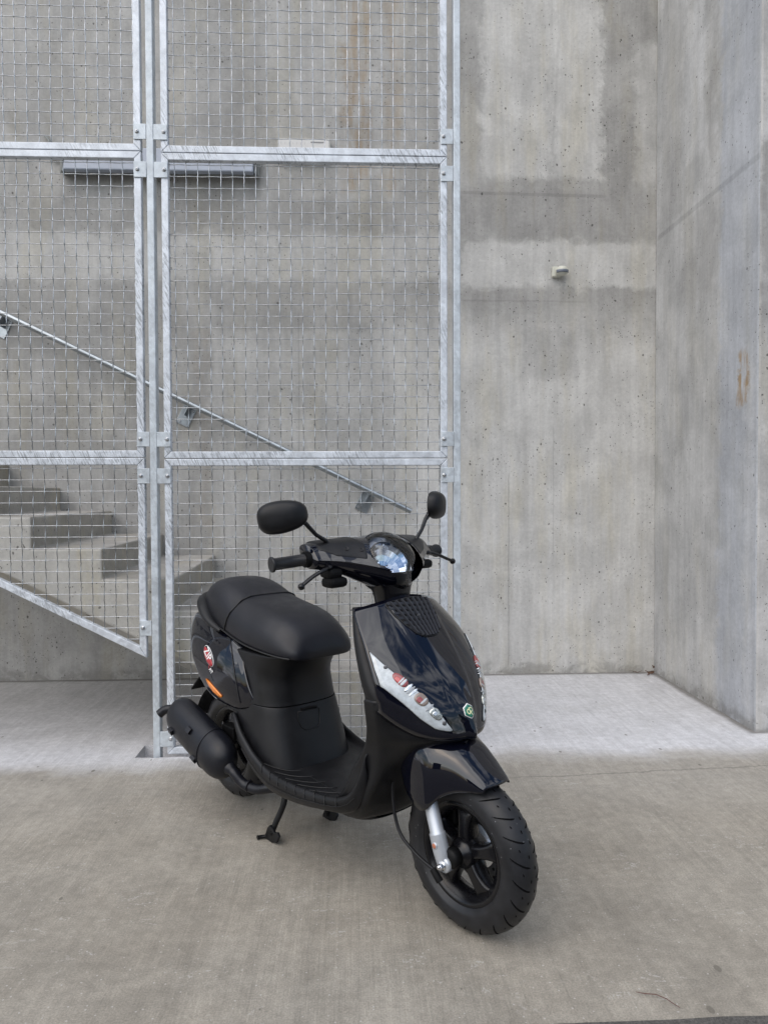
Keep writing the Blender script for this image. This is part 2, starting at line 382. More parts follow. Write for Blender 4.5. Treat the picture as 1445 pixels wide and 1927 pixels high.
# dirt along the foot of the walls
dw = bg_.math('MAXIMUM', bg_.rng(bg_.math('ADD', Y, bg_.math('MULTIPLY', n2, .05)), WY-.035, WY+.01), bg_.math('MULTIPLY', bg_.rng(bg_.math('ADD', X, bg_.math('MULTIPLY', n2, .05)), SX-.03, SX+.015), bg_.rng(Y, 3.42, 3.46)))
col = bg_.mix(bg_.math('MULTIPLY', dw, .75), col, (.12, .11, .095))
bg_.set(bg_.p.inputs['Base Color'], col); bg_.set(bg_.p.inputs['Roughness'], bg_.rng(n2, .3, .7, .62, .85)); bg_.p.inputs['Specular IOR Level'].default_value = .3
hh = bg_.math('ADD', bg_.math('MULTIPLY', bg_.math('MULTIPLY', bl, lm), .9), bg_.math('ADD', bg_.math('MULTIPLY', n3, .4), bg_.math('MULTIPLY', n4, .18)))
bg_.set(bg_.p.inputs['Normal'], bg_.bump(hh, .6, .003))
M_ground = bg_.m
tx0, tx1, ty0, ty1 = -.955, .49, 3.265, 3.425
v = []; fc = []
def quad(a, b, c, d):
    i = len(v); v.extend([a, b, c, d]); fc.append((i, i+1, i+2, i+3))
# slightly ragged front lip of the slot
nl = 90; xs = [tx0 + (tx1-tx0)*i/nl for i in range(nl+1)]; random.seed(3)
lip = [ty0 + random.uniform(-.0035, .0035) + .003*math.sin(x_*31) for x_ in xs]
quad((-60,-60,0), (60,-60,0), (60,2.9,0), (-60,2.9,0))
quad((-60,2.9,0), (tx0,2.9,0), (tx0,lip[0],0), (-60,lip[0],0))
quad((tx1,2.9,0), (60,2.9,0), (60,lip[-1],0), (tx1,lip[-1],0))
quad((-60,lip[0],0), (tx0,lip[0],0), (tx0,ty1,0), (-60,ty1,0)); quad((tx1,lip[-1],0), (60,lip[-1],0), (60,ty1,0), (tx1,ty1,0))
quad((-60,ty1,0), (60,ty1,0), (60,60,0), (-60,60,0))
for i in range(nl):
    quad((xs[i],2.9,0), (xs[i+1],2.9,0), (xs[i+1],lip[i+1],0), (xs[i],lip[i],0))
    quad((xs[i],lip[i],0), (xs[i+1],lip[i+1],0), (xs[i+1],lip[i+1],-.07), (xs[i],lip[i],-.07))
quad((tx0,lip[0],-.07), (tx1,lip[0],-.07), (tx1,ty1,-.07), (tx0,ty1,-.07))
quad((tx0,ty1,0), (tx1,ty1,0), (tx1,ty1,-.07), (tx0,ty1,-.07))
quad((tx0,lip[0],0), (tx0,ty1,0), (tx0,ty1,-.07), (tx0,lip[0],-.07)); quad((tx1,lip[-1],0), (tx1,ty1,0), (tx1,ty1,-.07), (tx1,lip[-1],-.07))
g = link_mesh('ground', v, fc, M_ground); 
bm = bmesh.new(); bm.from_mesh(g.data)
bmesh.ops.remove_doubles(bm, verts=bm.verts, dist=.0005); bmesh.ops.recalc_face_normals(bm, faces=bm.faces); bm.to_mesh(g.data); bm.free()
tag(g, kind='structure')
# asphalt yard behind the camera (it shows in the paint's reflections)
ay = NB('asphalt'); P = ay.pos(); n_ = ay.noise(P, 160, 4, .75)
ay.set(ay.p.inputs['Base Color'], ay.scale(ay.comb(.085, .080, .074), ay.math('MULTIPLY', ay.rng(n_, .3, .7, .6, 1.5), ay.rng(ay.noise(P, 3, 4, .6), .3, .7, .85, 1.15))))
ay.p.inputs['Roughness'].default_value = .85; ay.set(ay.p.inputs['Normal'], ay.bump(n_, .8, .004))
v = [(60, -60, .004), (-60, -60, .004), (-60, -1.2, .004)]; random.seed(11)
for i in range(121):
    x_ = -6 + 12*i/120; v.append((x_, 1.5635 + .006*(x_-.44) + random.uniform(-.0025, .0025), .004))
v.append((60, 2.1, .004))
me = bpy.data.meshes.new('asphalt_yard'); me.from_pydata(v, [], [tuple(range(len(v)))]); me.materials.append(ay.m)
o = bpy.data.objects.new('asphalt_yard', me); C.objects.link(o); tag(o, kind='structure')

# ---- concrete staircase
def stair():
    root = empty('concrete_staircase', (-.8, 3.37, 0))
    tag(root, 'raw concrete staircase rising to the left behind the mesh fence', 'staircase')
    inv = Matrix.Translation((.8, -3.37, 0))
    Y0, Y1 = 3.372, WY-.003
    rx = [.44, .13, -.18, -.49, -.80, -1.12, -1.43, -1.74, -2.05, -2.36, -2.67, -2.98]
    lv = [.20, .343, .486, .629, .772, .908, 1.052, 1.195, 1.34, 1.485, 1.63, 1.775]
    sk = -.055
    # flank: sawtooth outline, extruded thinly; treads and risers go on top
    top = []
    for i, (x_, z_) in enumerate(zip(rx, lv)):
        top += [(x_, lv[i-1] if i else -.06), (x_, z_)]
    low = lambda x_: -.512*x_ + .005
    top += [(-3.3, lv[-1]), (-3.3, low(-3.3)), (0.0, .005), (0.0, -.06)]
    n = len(top)
    v = [(p[0], Y0, p[1]) for p in top] + [(p[0] + sk, Y1, p[1]) for p in top]
    fc = [tuple(range(n)), tuple(range(2*n-1, n-1, -1))] + [(i, i+n, (i+1)%n+n, (i+1)%n) for i in range(n)]
    me = bpy.data.meshes.new('staircase_body'); me.from_pydata([inv @ Vector(q) for q in v], [], fc)
    bm = bmesh.new(); bm.from_mesh(me); bmesh.ops.recalc_face_normals(bm, faces=bm.faces); bm.to_mesh(me); bm.free()
    for m_ in (M_stair, M_tread, M_riser): me.materials.append(m_)
    for p in me.polygons:
        p.material_index = 0 if abs(p.normal.y) > .9 else (1 if p.normal.z > .9 else 2 if abs(p.normal.x) > .9 else 0)
    o = bpy.data.objects.new('staircase_body', me); C.objects.link(o); o.parent = root; bevel(o, .009, 2)
    # lip along the lower edge of the flight
    n = Vector((.512, 0, 1)).normalized()
    a, b = Vector((-3.3, 0, low(-3.3))), Vector((-.02, 0, low(-.02)))
    dn = Vector((0, 0, -.040))
    v = [a+Vector((0,Y0+.012,0)), b+Vector((0,Y0+.012,0)), b+dn+Vector((0,Y0+.05,0)), a+dn+Vector((0,Y0+.05,0)),
         a+Vector((0,Y1,0)), b+Vector((0,Y1,0)), b+dn+Vector((0,Y1,0)), a+dn+Vector((0,Y1,0))]
    link_mesh('soffit_edge', [inv @ q for q in v], [(0,1,2,3),(4,7,6,5),(0,4,5,1),(3,2,6,7),(0,3,7,4),(1,5,6,2)], M_riser, root)
stair()

# ---- fence
M_galv = galv_mat('galvanized_frame', (.66,.70,.75), .75); M_post = galv_mat('galvanized_post', (.58, .63, .67), .2)
wb = NB('galvanized_wire'); wb.set(wb.p.inputs['Base Color'], wb.scale(wb.comb(.44,.46,.48), wb.rng(wb.noise(wb.pos(), 60, 3, .6), .3, .7, .75, 1.15)))
wb.p.inputs['Metallic'].default_value = 1.0; wb.p.inputs['Roughness'].default_value = .27; M_wire = wb.m
M_bolt = simple('zinc_bolt', (.55, .56, .57), .32, .85)
M_steel = simple('galvanized_pipe', (.40, .43, .45), .32, .9, nscale=12, namt=.12)

FY = 3.28; T = .030
def rot_pts(pts, ang, piv): return pts
def crimped(ax, fixed, a0, a1, amp, ph, cell=.05, rad=.00165, skipz=None):
    """one crimped wire; ax 'v' or 'h'"""
    pts = []; k0 = math.floor(a0/cell*4); k1 = math.ceil(a1/cell*4)
    for k in range(k0, k1+1):
        t = min(max(k*cell/4, a0), a1)
        s_ = math.cos(PI*t/cell + ph)*amp; wv = .0010*math.sin(k*2.7)
        pts.append((fixed + (wv if ax == 'v' else 0), s_, t) if ax == 'v' else (t, s_, fixed + .0011*math.sin(2*PI*t/cell*2+ph)))
    return pts
def fence_panel(x0, x1, z0, z1, label, diag=None, tilt=0.0):
    root = empty('mesh_fence', ((x0+x1)/2, FY, z0), 0); inv = -Vector(((x0+x1)/2, FY, z0))
    root.rotation_euler = (0, tilt, 0)
    tag(root, label, 'fence', 'galvanized mesh fence sections')
    if diag is None: outer = [(x0,z0),(x1,z0),(x1,z1),(x0,z1)]
    else: outer = diag
    n = len(outer); cx = sum(p[0] for p in outer)/n; cz = sum(p[1] for p in outer)/n
    # inner outline by offsetting edges
    inner = []
    for i in range(n):
        p0, p1, p2 = Vector(outer[i-1]), Vector(outer[i]), Vector(outer[(i+1)%n])
        d1, d2 = (p1-p0).normalized(), (p2-p1).normalized(); n1_, n2_ = Vector((-d1.y, d1.x)), Vector((-d2.y, d2.x))
        bis = (n1_+n2_).normalized(); inner.append(p1 + bis*(T/bis.dot(n1_)))
    fr = None
    for i in range(n):
        j = (i+1) % n
        q = [outer[i], outer[j], inner[j], inner[i]]
        # mitred tube, ends drawn in a hair so the joint line shows
        qc = [Vector(p) for p in q]; dd = (qc[1]-qc[0]).normalized()*.0004
        qc = [qc[0]+dd, qc[1]-dd, qc[2]-dd, qc[3]+dd]
        m = MB(); m.add([(p.x, FY, p.y) for p in qc] + [(p.x, FY+.032, p.y) for p in qc],
              [(0,1,2,3),(7,6,5,4),(0,4,5,1),(1,5,6,2),(2,6,7,3),(3,7,4,0)])
        m.v = [a+inv for a in m.v]
        m.build('frame_rail', M_galv, root, bev=.0028)
    # clip helper
    def span_z(x_):
        zs = []
        for i in range(n):
            a, b = inner[i], inner[(i+1)%n]
            if (a[0]-x_)*(b[0]-x_) < 0: t = (x_-a[0])/(b[0]-a[0]); zs.append(a[1]+t*(b[1]-a[1]))
        return (min(zs), max(zs)) if len(zs) >= 2 else None
    def span_x(z_):
        xs_ = []
        for i in range(n):
            a, b = inner[i], inner[(i+1)%n]
            if (a[1]-z_)*(b[1]-z_) < 0: t = (z_-a[1])/(b[1]-a[1]); xs_.append(a[0]+t*(b[0]-a[0]))
        return (min(xs_), max(xs_)) if len(xs_) >= 2 else None
    W = MB(); yw = FY + .016
    xi0, xi1 = min(p[0] for p in inner), max(p[0] for p in inner); zi0, zi1 = min(p[1] for p in inner), max(p[1] for p in inner)
    x_ = xi1 - .004; k = 0
    while x_ > xi0 + .006:
        s_ = span_z(x_)
        if s_ and s_[1]-s_[0] > .02: W.tube([Vector(p)+Vector((0,yw,0))+inv for p in crimped('v', x_, s_[0]-.004, s_[1]+.004, .0028, PI*k)], .0019, 6, False)
        x_ -= .05; k += 1
    z_ = zi1 - .014; k = 0
    while z_ > zi0 + .006:
        s_ = span_x(z_)
        if s_ and s_[1]-s_[0] > .02: W.tube([Vector(p)+Vector((0,yw,0))+inv for p in crimped('h', z_, s_[0]-.004, s_[1]+.004, .0022, PI*k)], .0018, 6, False)
        z_ -= .05; k += 1
    W.build('wire_mesh', M_wire, root)
    return root
PXR0, PXR1, PXL1, PXL0 = -.817, .420, -.902, -2.14
fence_panel(PXR0, PXR1, .008, 1.304, 'bottom right mesh panel of the fence, directly behind the scooter')
fence_panel(PXR0, PXR1, 1.3065, 2.622, 'middle right mesh panel of the fence, above the scooter mirrors')
fence_panel(PXR0, PXR1, 2.6245, 3.94, 'top right mesh panel of the fence, rust streaks on the wall behind it')
dz = lambda x_: .438 + (-.908-x_)*.508
fence_panel(PXL0, PXL1, .44, 1.309, 'bottom left mesh panel with slanting lower edge along the stairs', diag=[(PXL0, dz(PXL0)), (PXL1, dz(PXL1)), (PXL1, 1.309), (PXL0, 1.309)])
fence_panel(PXL0, PXL1, 1.3115, 2.627, 'middle left mesh panel, in front of the upper part of the handrail')
fence_panel(PXL0, PXL1, 2.6295, 3.94, 'top left mesh panel, upper left corner of the photo')

def fence_post(xa, xb, label, tabs):
    root = empty('fence_post', ((xa+xb)/2, FY+.008, 0)); inv = -Vector(((xa+xb)/2, FY+.008, 0))
    tag(root, label, 'post', 'galvanized fence posts')
    m = MB(); m.box(Vector((xa, FY-.004, -.069))+inv, Vector((xb, FY+.046, 4.15))+inv); m.build('post_tube', M_post, root, bev=.003)
    for (t0, t1, z0, z1, bx, bz) in tabs:
        m = MB(); m.box(Vector((t0, FY-.0055, z0))+inv, Vector((t1, FY-.0005, z1))+inv); tb = m.build('bolt_tab', M_post, root, bev=.0012)
        # hexagon bolt on a washer, weld bead against the post
        m = MB(); c = Vector((bx, FY-.0055, bz))+inv
        m.lathe([(0,-.0015),(.0092,-.0015),(.0092,0)], c, 'y', 18); m.lathe([(0,-.0075),(.0058,-.0075),(.0066,-.0065),(.0066,-.0015)], c, 'y', 6, False)
        m.lathe([(0,-.0095),(.0036,-.0095),(.0036,-.0075)], c, 'y', 10)
        m.build('bolt', M_bolt, tb)
TZ = [(3.99, 4.055), (2.515, 2.582), (2.676, 2.742), (1.198, 1.264), (1.358, 1.422)]
tabs = []
for (z0, z1) in TZ:
    if z1 > 4: continue
    zc = (z0+z1)/2
    tabs.append((-.932, -.8785, z0, z1, -.9165, zc)); tabs.append((-.8465, -.789, z0-.001, z1-.001, -.8025, zc-.001))
tabs.append((-.8465, -.790, .043, .110, -.800, .078)); tabs.append((-.930, -.8785, .533, .599, -.915, .568))
fence_post(-.8775, -.8475, 'left square galvanized fence post with bolt tabs on both sides', tabs)
tabs = [(.393, .4465, z0, z1, .4045, (z0+z1)/2) for (z0, z1) in TZ if z1 < 4] + [(.393, .4465, .043, .110, .4045, .078)]
fence_post(.4475, .4775, 'right square galvanized fence post, free side towards the bare wall', tabs)
fence_post(-2.205, -2.175, 'fence post beyond the left edge of the photo', [(-2.1745, -2.112, 1.198, 1.264, -2.125, 1.231)])

# ---- handrail on the back wall
def handrail():
    root = empty('handrail', (-.9, 4.59, 1.5)); inv = -Vector((-.9, 4.59, 1.5))
    tag(root, 'round galvanized steel handrail sloping down the wall beside the stairs', 'handrail')
    ry = 4.598; s_ = -.489; zr = lambda x_: 1.040 + (x_-.362)*s_
    m = MB(); a = Vector((-3.4, ry, zr(-3.4))); b = Vector((.362, ry, zr(.362)))
    m.tube([a+inv, b+inv], .0175, 20); m.build('rail_pipe', M_steel, root)
    ang = math.atan(-s_)
    for xb in (-2.13, -1.025, .075):
        zc = zr(xb) - .085
        Mx = Matrix.Translation(Vector((xb, 0, zc))+inv) @ Matrix.Rotation(ang, 4, 'Y')
        # plate flat on the wall, turned square to the rail
        m = MB(); m.box((-.042, WY-.008, -.060), (.042, WY-.001, .060), Mx)
        pl = m.build('wall_plate', M_steel, root, bev=.0015)
        for q in ((.024, .043), (-.024, -.043)):
            m = MB(); m.lathe([(0,-.008),(.0075,-.008),(.0085,-.006),(.0085,0)], Mx @ Vector((q[0], WY-.008, q[1])), 'y', 6, False); m.build('bolt', M_bolt, pl)
        m = MB(); m.box((-.003, ry-.002, .0), (.003, WY-.008, .085), Mx); m.build('bracket_arm', M_steel, root)
handrail()

# ---- wall lamp (tube light housing)
M_lampgray = simple('lamp_housing_grey', (.22, .23, .22), .5, nscale=9, namt=.15)
M_diff = simple('lamp_diffuser', (.34, .38, .45), .35, nscale=5, namt=.08)
root = empty('wall_lamp', (-1.155, WY, 3.12)); tag(root, 'long switched off tube lamp with bluish cover high on the wall', 'lamp'); inv = -root.location
x0, x1 = -1.752, -.558
m = MB(); pr = [(WY-.002, 3.245), (WY-.060, 3.245), (WY-.060, 3.086), (WY-.002, 3.100)]
m.add([Vector((x0, p[0], p[1]))+inv for p in pr]+[Vector((x1, p[0], p[1]))+inv for p in pr], [(0,1,2,3),(7,6,5,4),(0,4,5,1),(1,5,6,2),(2,6,7,3),(3,7,4,0)])
m.build('lamp_housing', M_lampgray, root, bev=.006)
m = MB(); pr = [(WY-.0605, 3.240), (WY-.084, 3.236), (WY-.108, 3.092), (WY-.0605, 3.090)]
xa, xb = x0+.035, x1-.03
m.add([Vector((xa, p[0], p[1]))+inv for p in pr]+[Vector((xb, p[0], p[1]))+inv for p in pr], [(0,1,2,3),(7,6,5,4),(0,4,5,1),(1,5,6,2),(2,6,7,3),(3,7,4,0)])
m.build('lamp_cover', M_diff, root, bev=.008)
for xx in (x0+.012, x1-.026):
    m = MB(); m.box(Vector((xx, WY-.082, 3.092))+inv, Vector((xx+.014, WY-.0605, 3.236))+inv); m.build('cover_clip', M_lampgray, root, bev=.003)
m = MB(); m.tube([Vector((x0-.005, WY-.02, 3.19))+inv, Vector((x0-.06, WY-.02, 3.19))+inv, Vector((x0-.075, WY-.02, 3.21))+inv, Vector((x0-.075, WY-.02, 3.30))+inv, Vector((x0-.10, WY-.012, 3.33))+inv], .009, 8)
m.build('cable', M_lampgray, root)
# ---- pale sign box
M_cream = simple('pale_plastic', (.62, .61, .56), .5, nscale=8, namt=.08)
M_greyline = simple('grey_print', (.28, .28, .28), .6)
root = empty('wall_box', (-.285, WY, 3.2)); tag(root, 'short pale flat box with faint printed marks on the wall, half behind the fence rail', 'box'); inv = -root.location
m = MB(); m.box(Vector((-.445, WY-.045, 3.205))+inv, Vector((-.125, WY-.002, 3.325))+inv); m.build('box_body', M_cream, root, bev=.006)
m = MB(); m.box(Vector((-.437, WY-.049, 3.212))+inv, Vector((-.133, WY-.0455, 3.318))+inv); cv = m.build('cover_plate', simple('pale_cover', (.72, .71, .69), .4), root, bev=.002)
for i in range(7):
    m = MB(); m.box(Vector((-.425+i*.024, WY-.0502, 3.285))+inv, Vector((-.424+i*.024, WY-.0492, 3.300))+inv); m.build('printed_tick', M_greyline, cv)
m = MB(); m.box(Vector((-.245, WY-.0502, 3.296))+inv, Vector((-.165, WY-.0492, 3.304))+inv); m.build('printed_bar', M_greyline, cv)
# ---- motion sensor
root = empty('motion_sensor', (1.297, WY, 2.53)); tag(root, 'small cream motion sensor on the bare wall right of the fence', 'sensor')
M_sens = simple('sensor_plastic', (.60, .60, .52), .42, nscale=30, namt=.06)
m = MB(); m.box((-.043, -.034, -.028), (.012, -.001, .036)); m.build('sensor_base', M_sens, root, bev=.006)
rows = []
for i in range(9):
    t = -PI/2 + PI*i/8; rr = .040*math.cos(t)**.6 if 0 < i < 8 else .008; zz = .003 + .030*math.sin(t)
    rows.append([(.012+rr*math.cos(2*PI*k/20)*1.0, -.045 + rr*.95*math.sin(2*PI*k/20), zz) for k in range(20)])
loft('sensor_head', rows, M_sens, root, closed=True, sub=1, cap0=True, cap1=True)
M_lens = simple('sensor_window', (.16, .18, .22), .15)
rows = []
for zz in (-.012, -.006, 0, .006):
    rr = .0412 if abs(zz) < .011 else .0395
    rows.append([(.012+rr*math.cos(a), -.045+rr*.95*math.sin(a), zz) for a in [R(-160)+R(140)*k/14 for k in range(15)]])
loft('sensor_window', rows, M_lens, root, sub=0, th=.002)
# ---- dry leaves in the corner
M_leaf = simple('dry_leaf', (.13, .075, .05), .7, nscale=20, namt=.4)
def leaf(x_, y_, z_, s_, a, tl, label):
    m = MB(); n = 9; v = [(0, 0, 0)]; 
    for k in range(n*2):
        t = 2*PI*k/(n*2); rr = s_*(.55+.45*abs(math.cos(t)))*(1 + .12*math.sin(5*t)); v.append((rr*math.cos(t), rr*.5*math.sin(t), s_*.28*math.cos(2*t) + s_*.2*abs(math.sin(t))))
    fc = [(0, 1+k, 1+(k+1)%(n*2)) for k in range(n*2)]
    m.add(v, fc, True); m.tube([(s_, 0, s_*.28), (s_*1.4, .002, s_*.4), (s_*1.8, .006, s_*.35)], .0008, 5)
    o = m.build('dry_leaf', M_leaf); solid(o, .0006); o.location = (x_, y_, z_); o.rotation_euler = (tl, R(8), a)
    tag(o, label, 'leaf', 'dry leaves in the wall corner')
leaf(1.865, 4.60, .014, .035, .3, .5, 'largest dry brown leaf leaning in the wall corner')
leaf(1.80, 4.625, .010, .028, 2.6, .1, 'flat dry leaf left of the corner at the foot of the wall')
leaf(1.895, 4.62, .045, .024, 1.4, 1.3, 'small reddish leaf standing upright in the wall corner')
leaf(1.845, 4.565, .008, .018, 4.0, .1, 'smallest curled leaf just in front of the corner leaves')
# ---- thin twig at the lower right of the photo
m = MB(); m.tube([(0,0,.004),(.018,-.010,.006),(.040,-.018,.009),(.060,-.030,.006),(.066,-.045,.007),(.078,-.058,.005)], [.0006,.0011,.0010,.0010,.0009,.0007], 6)
o = m.build('twig', simple('reddish_twig', (.12,.055,.045), .6)); o.location = (.643, 1.655, 0); tag(o, 'thin reddish twig lying across the edge of the slab at the lower right', 'twig')

# ---- unseen low building behind the camera, added to darken the paint's reflections
def far_building():
    root = empty('reflection_building', (-6, -26, 0)); tag(root, 'dark flat roofed building added out of view behind the camera to darken the reflections', 'building')
    Mw = simple('dark_render', (.055, .055, .058), .8, nscale=.6, namt=.15); Mg = simple('window_glass', (.03, .035, .04), .08)
    m = MB(); m.box((-22, -8, 0), (30, 0, 6.5)); m.build('wall', Mw, root)
    m = MB(); m.box((-22.4, -8.4, 6.5), (30.4, .4, 6.9)); m.build('roof', simple('roof_edge', (.04,.04,.042), .6), root)
    Mf = simple('frame_grey', (.2,.2,.2), .5)
    for i in range(8):
        m = MB(); xx = -19 + i*6; m.box((xx, .002, 2.2), (xx+3.4, .06, 4.6)); fr_ = m.build('window', Mg, root)
        m = MB(); m.box((xx-.1, .002, 2.08), (xx+3.5, .12, 2.19)); m.build('window_sill', Mf, fr_)
        m = MB(); m.box((xx-.1,.002,4.61),(xx+3.5,.12,4.72)); m.build('window_lintel', Mf, fr_)
far_building()
# ============================================================ SCOOTER
# local frame: x forward, y to the rider's left, z up
SR = empty('motor_scooter', (.335, 1.90, 0), math.atan2(-.770, .638))
tag(SR, 'glossy black motor scooter with a long black seat, parked on its centre stand', 'scooter')
def paint():
    b = NB('black_gloss_paint'); O = b.obj()
    b.p.inputs['Base Color'].default_value = (.0025, .003, .0075, 1); b.p.inputs['Coat IOR'].default_value = 1.62; b.p.inputs['Roughness'].default_value = .12
    b.p.inputs['Specular IOR Level'].default_value = .0; b.p.inputs['Coat Weight'].default_value = 1.0; b.p.inputs['Coat Roughness'].default_value = .015
    dust = b.noise(O, 900, 2, .6)
    b.set(b.p.inputs['Roughness'], b.rng(dust, .60, .75, .10, .35))
    b.set(b.p.inputs['Normal'], b.bump(b.noise(O, 7, 2, .5), .05, .002))
    return b.m
M_gloss = paint()
M_matte = simple('matte_black_plastic', (.0078, .0080, .0094), .44, spec=.34, nscale=9, namt=.35, bump=.12, bscale=420)
M_dark = simple('dark_black_plastic', (.004, .004, .0045), .6, spec=.2)
M_vinyl = simple('black_vinyl', (.0085, .009, .0130), .45, spec=.42, nscale=6, namt=.25, bump=.25, bscale=520)
M_seam = simple('seam_black', (.006, .006, .007), .5)
M_tyre = simple('tyre_rubber', (.0085, .009, .011), .48, spec=.36, nscale=22, namt=.22, bump=.15, bscale=240)
def tyre_mat():
    b = NB('tyre_rubber'); O = b.obj()
    v_ = b.new('ShaderNodeTexVoronoi'); b.set(v_.inputs['Vector'], O); v_.inputs['Scale'].default_value = 130
    d_ = b.math('MULTIPLY', b.math('LESS_THAN', v_.outputs['Distance'], .16), b.math('GREATER_THAN', b.sep(v_.outputs['Color'])[0], .87))
    d_ = b.math('MULTIPLY', d_, b.math('GREATER_THAN', b.noise(O, 9, 2, .5), .52))
    n_ = b.noise(O, 22, 4, .6)
    b.set(b.p.inputs['Base Color'], b.mix(b.math('MULTIPLY', d_, .5), b.scale(b.comb(.0135, .014, .0165), b.rng(n_, .3, .7, .75, 1.35)), (.35, .36, .38)))
    b.set(b.p.inputs['Roughness'], b.rng(b.noise(O, 6, 3, .6), .35, .65, .34, .56)); b.p.inputs['Specular IOR Level'].default_value = .42
    b.set(b.p.inputs['Normal'], b.bump(b.noise(O, 240, 4, .65), .15, .001))
    return b.m
M_tyre = tyre_mat()
M_rim = simple('black_rim_paint', (.005, .005, .0065), .26, spec=.42)
M_silver = simple('silver_fork_paint', (.50, .53, .57), .36, .45, spec=.5, nscale=9, namt=.08)
M_chrome = simple('bright_metal', (.72, .73, .75), .18, 1.0)
M_iron = simple('dull_metal', (.16, .16, .165), .42, .8, nscale=30, namt=.3)
M_exh = simple('exhaust_black', (.007, .0078, .012), .42, spec=.38, nscale=14, namt=.2, bump=.15, bscale=200)
M_orange = simple('orange_reflector', (.80, .23, .01), .25, coat=.6)
M_white = simple('white_print', (.78, .78, .78), .4)
M_red = simple('red_print', (.42, .02, .03), .35, coat=.5)
M_blackp = simple('black_print', (.008, .008, .008), .3, coat=.5)
M_green = simple('green_enamel', (.01, .16, .10), .25, coat=.8)
M_cream = simple('cream_enamel', (.72, .74, .42), .3)
M_redlens = simple('red_bulb_lens', (.30, .075, .075), .2, coat=.6)
M_amberb = simple('smoky_bulb', (.25, .20, .17), .2, coat=.6)
def glass_mat(name, tint=(.95,.97,1), rough=.0, a=.10):
    b = NB(name); m = b.m; t = b.t; t.nodes.remove(b.p)
    tr = t.nodes.new('ShaderNodeBsdfTransparent'); tr.inputs[0].default_value = (*tint, 1)
    gl_ = t.nodes.new('ShaderNodeBsdfGlossy'); gl_.inputs['Roughness'].default_value = .02; gl_.inputs[0].default_value = (1,1,1,1)
    lw = t.nodes.new('ShaderNodeFresnel'); lw.inputs[0].default_value = 1.5
    mx_ = t.nodes.new('ShaderNodeMixShader')
    t.links.new(lw.outputs[0], mx_.inputs[0]); t.links.new(tr.outputs[0], mx_.inputs[1]); t.links.new(gl_.outputs[0], mx_.inputs[2])
    t.links.new(mx_.outputs[0], t.nodes['Material Output'].inputs['Surface'])
    return m
M_glass = glass_mat('clear_lens', (.93,.96,1))
M_refl = simple('lamp_reflector', (.80, .83, .88), .10, 1.0)

def mir(pts):            # pts listed from centre (y=0) out to +y ; returns full row from -y to +y
    return [(x, -y, z) for x, y, z in reversed(pts)] + [p for p in pts if p[1] > 1e-6] if abs(pts[0][1]) < 1e-6 else [(x, -y, z) for x, y, z in reversed(pts)] + list(pts)
def bvh_of(objs):
    vs = []; fs = []
    dg = bpy.context.evaluated_depsgraph_get(); dg.update()
    for o in objs:
        e = o.evaluated_get(dg); me = e.to_mesh(); b = len(vs)
        vs += [v.co.copy() for v in me.vertices]; fs += [tuple(i+b for i in p.vertices) for p in me.polygons]; e.to_mesh_clear()
    return BVHTree.FromPolygons(vs, fs)
def drape(bv, pts, dr, off=.0015):
    """drop points (given in front of the surface) along dr on to it, lifted along the surface normal"""
    o_ = []; dr = Vector(dr).normalized()
    for p in pts:
        h = bv.ray_cast(Vector(p) - dr*.5, dr)
        if h[0] is None: o_.append(None); continue
        n_ = h[1] if h[1].dot(dr) < 0 else -h[1]
        o_.append(h[0] + n_*off)
    good = [i for i, q in enumerate(o_) if q is not None]
    return [q if q is not None else o_[min(good, key=lambda g_: abs(g_-i))].copy() for i, q in enumerate(o_)]
def bez(*ps, n=8):
    """Catmull-Rom through the points"""
    ps = [Vector(p) for p in ps]; o_ = []
    for i in range(len(ps)-1):
        a, b_, c, d = ps[max(i-1,0)], ps[i], ps[i+1], ps[min(i+2, len(ps)-1)]
        for k in range(n):
            t = k/n; o_.append(.5*((2*b_)+(c-a)*t+(2*a-5*b_+4*c-d)*t*t+(3*b_-a-3*c+d)*t**3))
    o_.append(ps[-1]); return o_
def interp(tab, x):
    """tab: rows sorted by first column; smooth interpolation of the rest"""
    if x <= tab[0][0]: return list(tab[0][1:])
    for i in range(len(tab)-1):
        if tab[i][0] <= x <= tab[i+1][0]:
            t = (x-tab[i][0])/(tab[i+1][0]-tab[i][0]); o_ = []
            for j in range(1, len(tab[0])):
                p0, p1, p2, p3 = tab[max(i-1,0)][j], tab[i][j], tab[i+1][j], tab[min(i+2,len(tab)-1)][j]
                o_.append(.5*((2*p1)+(p2-p0)*t+(2*p0-5*p1+4*p2-p3)*t*t+(3*p1-p0-3*p2+p3)*t**3))
            return o_
    return list(tab[-1][1:])

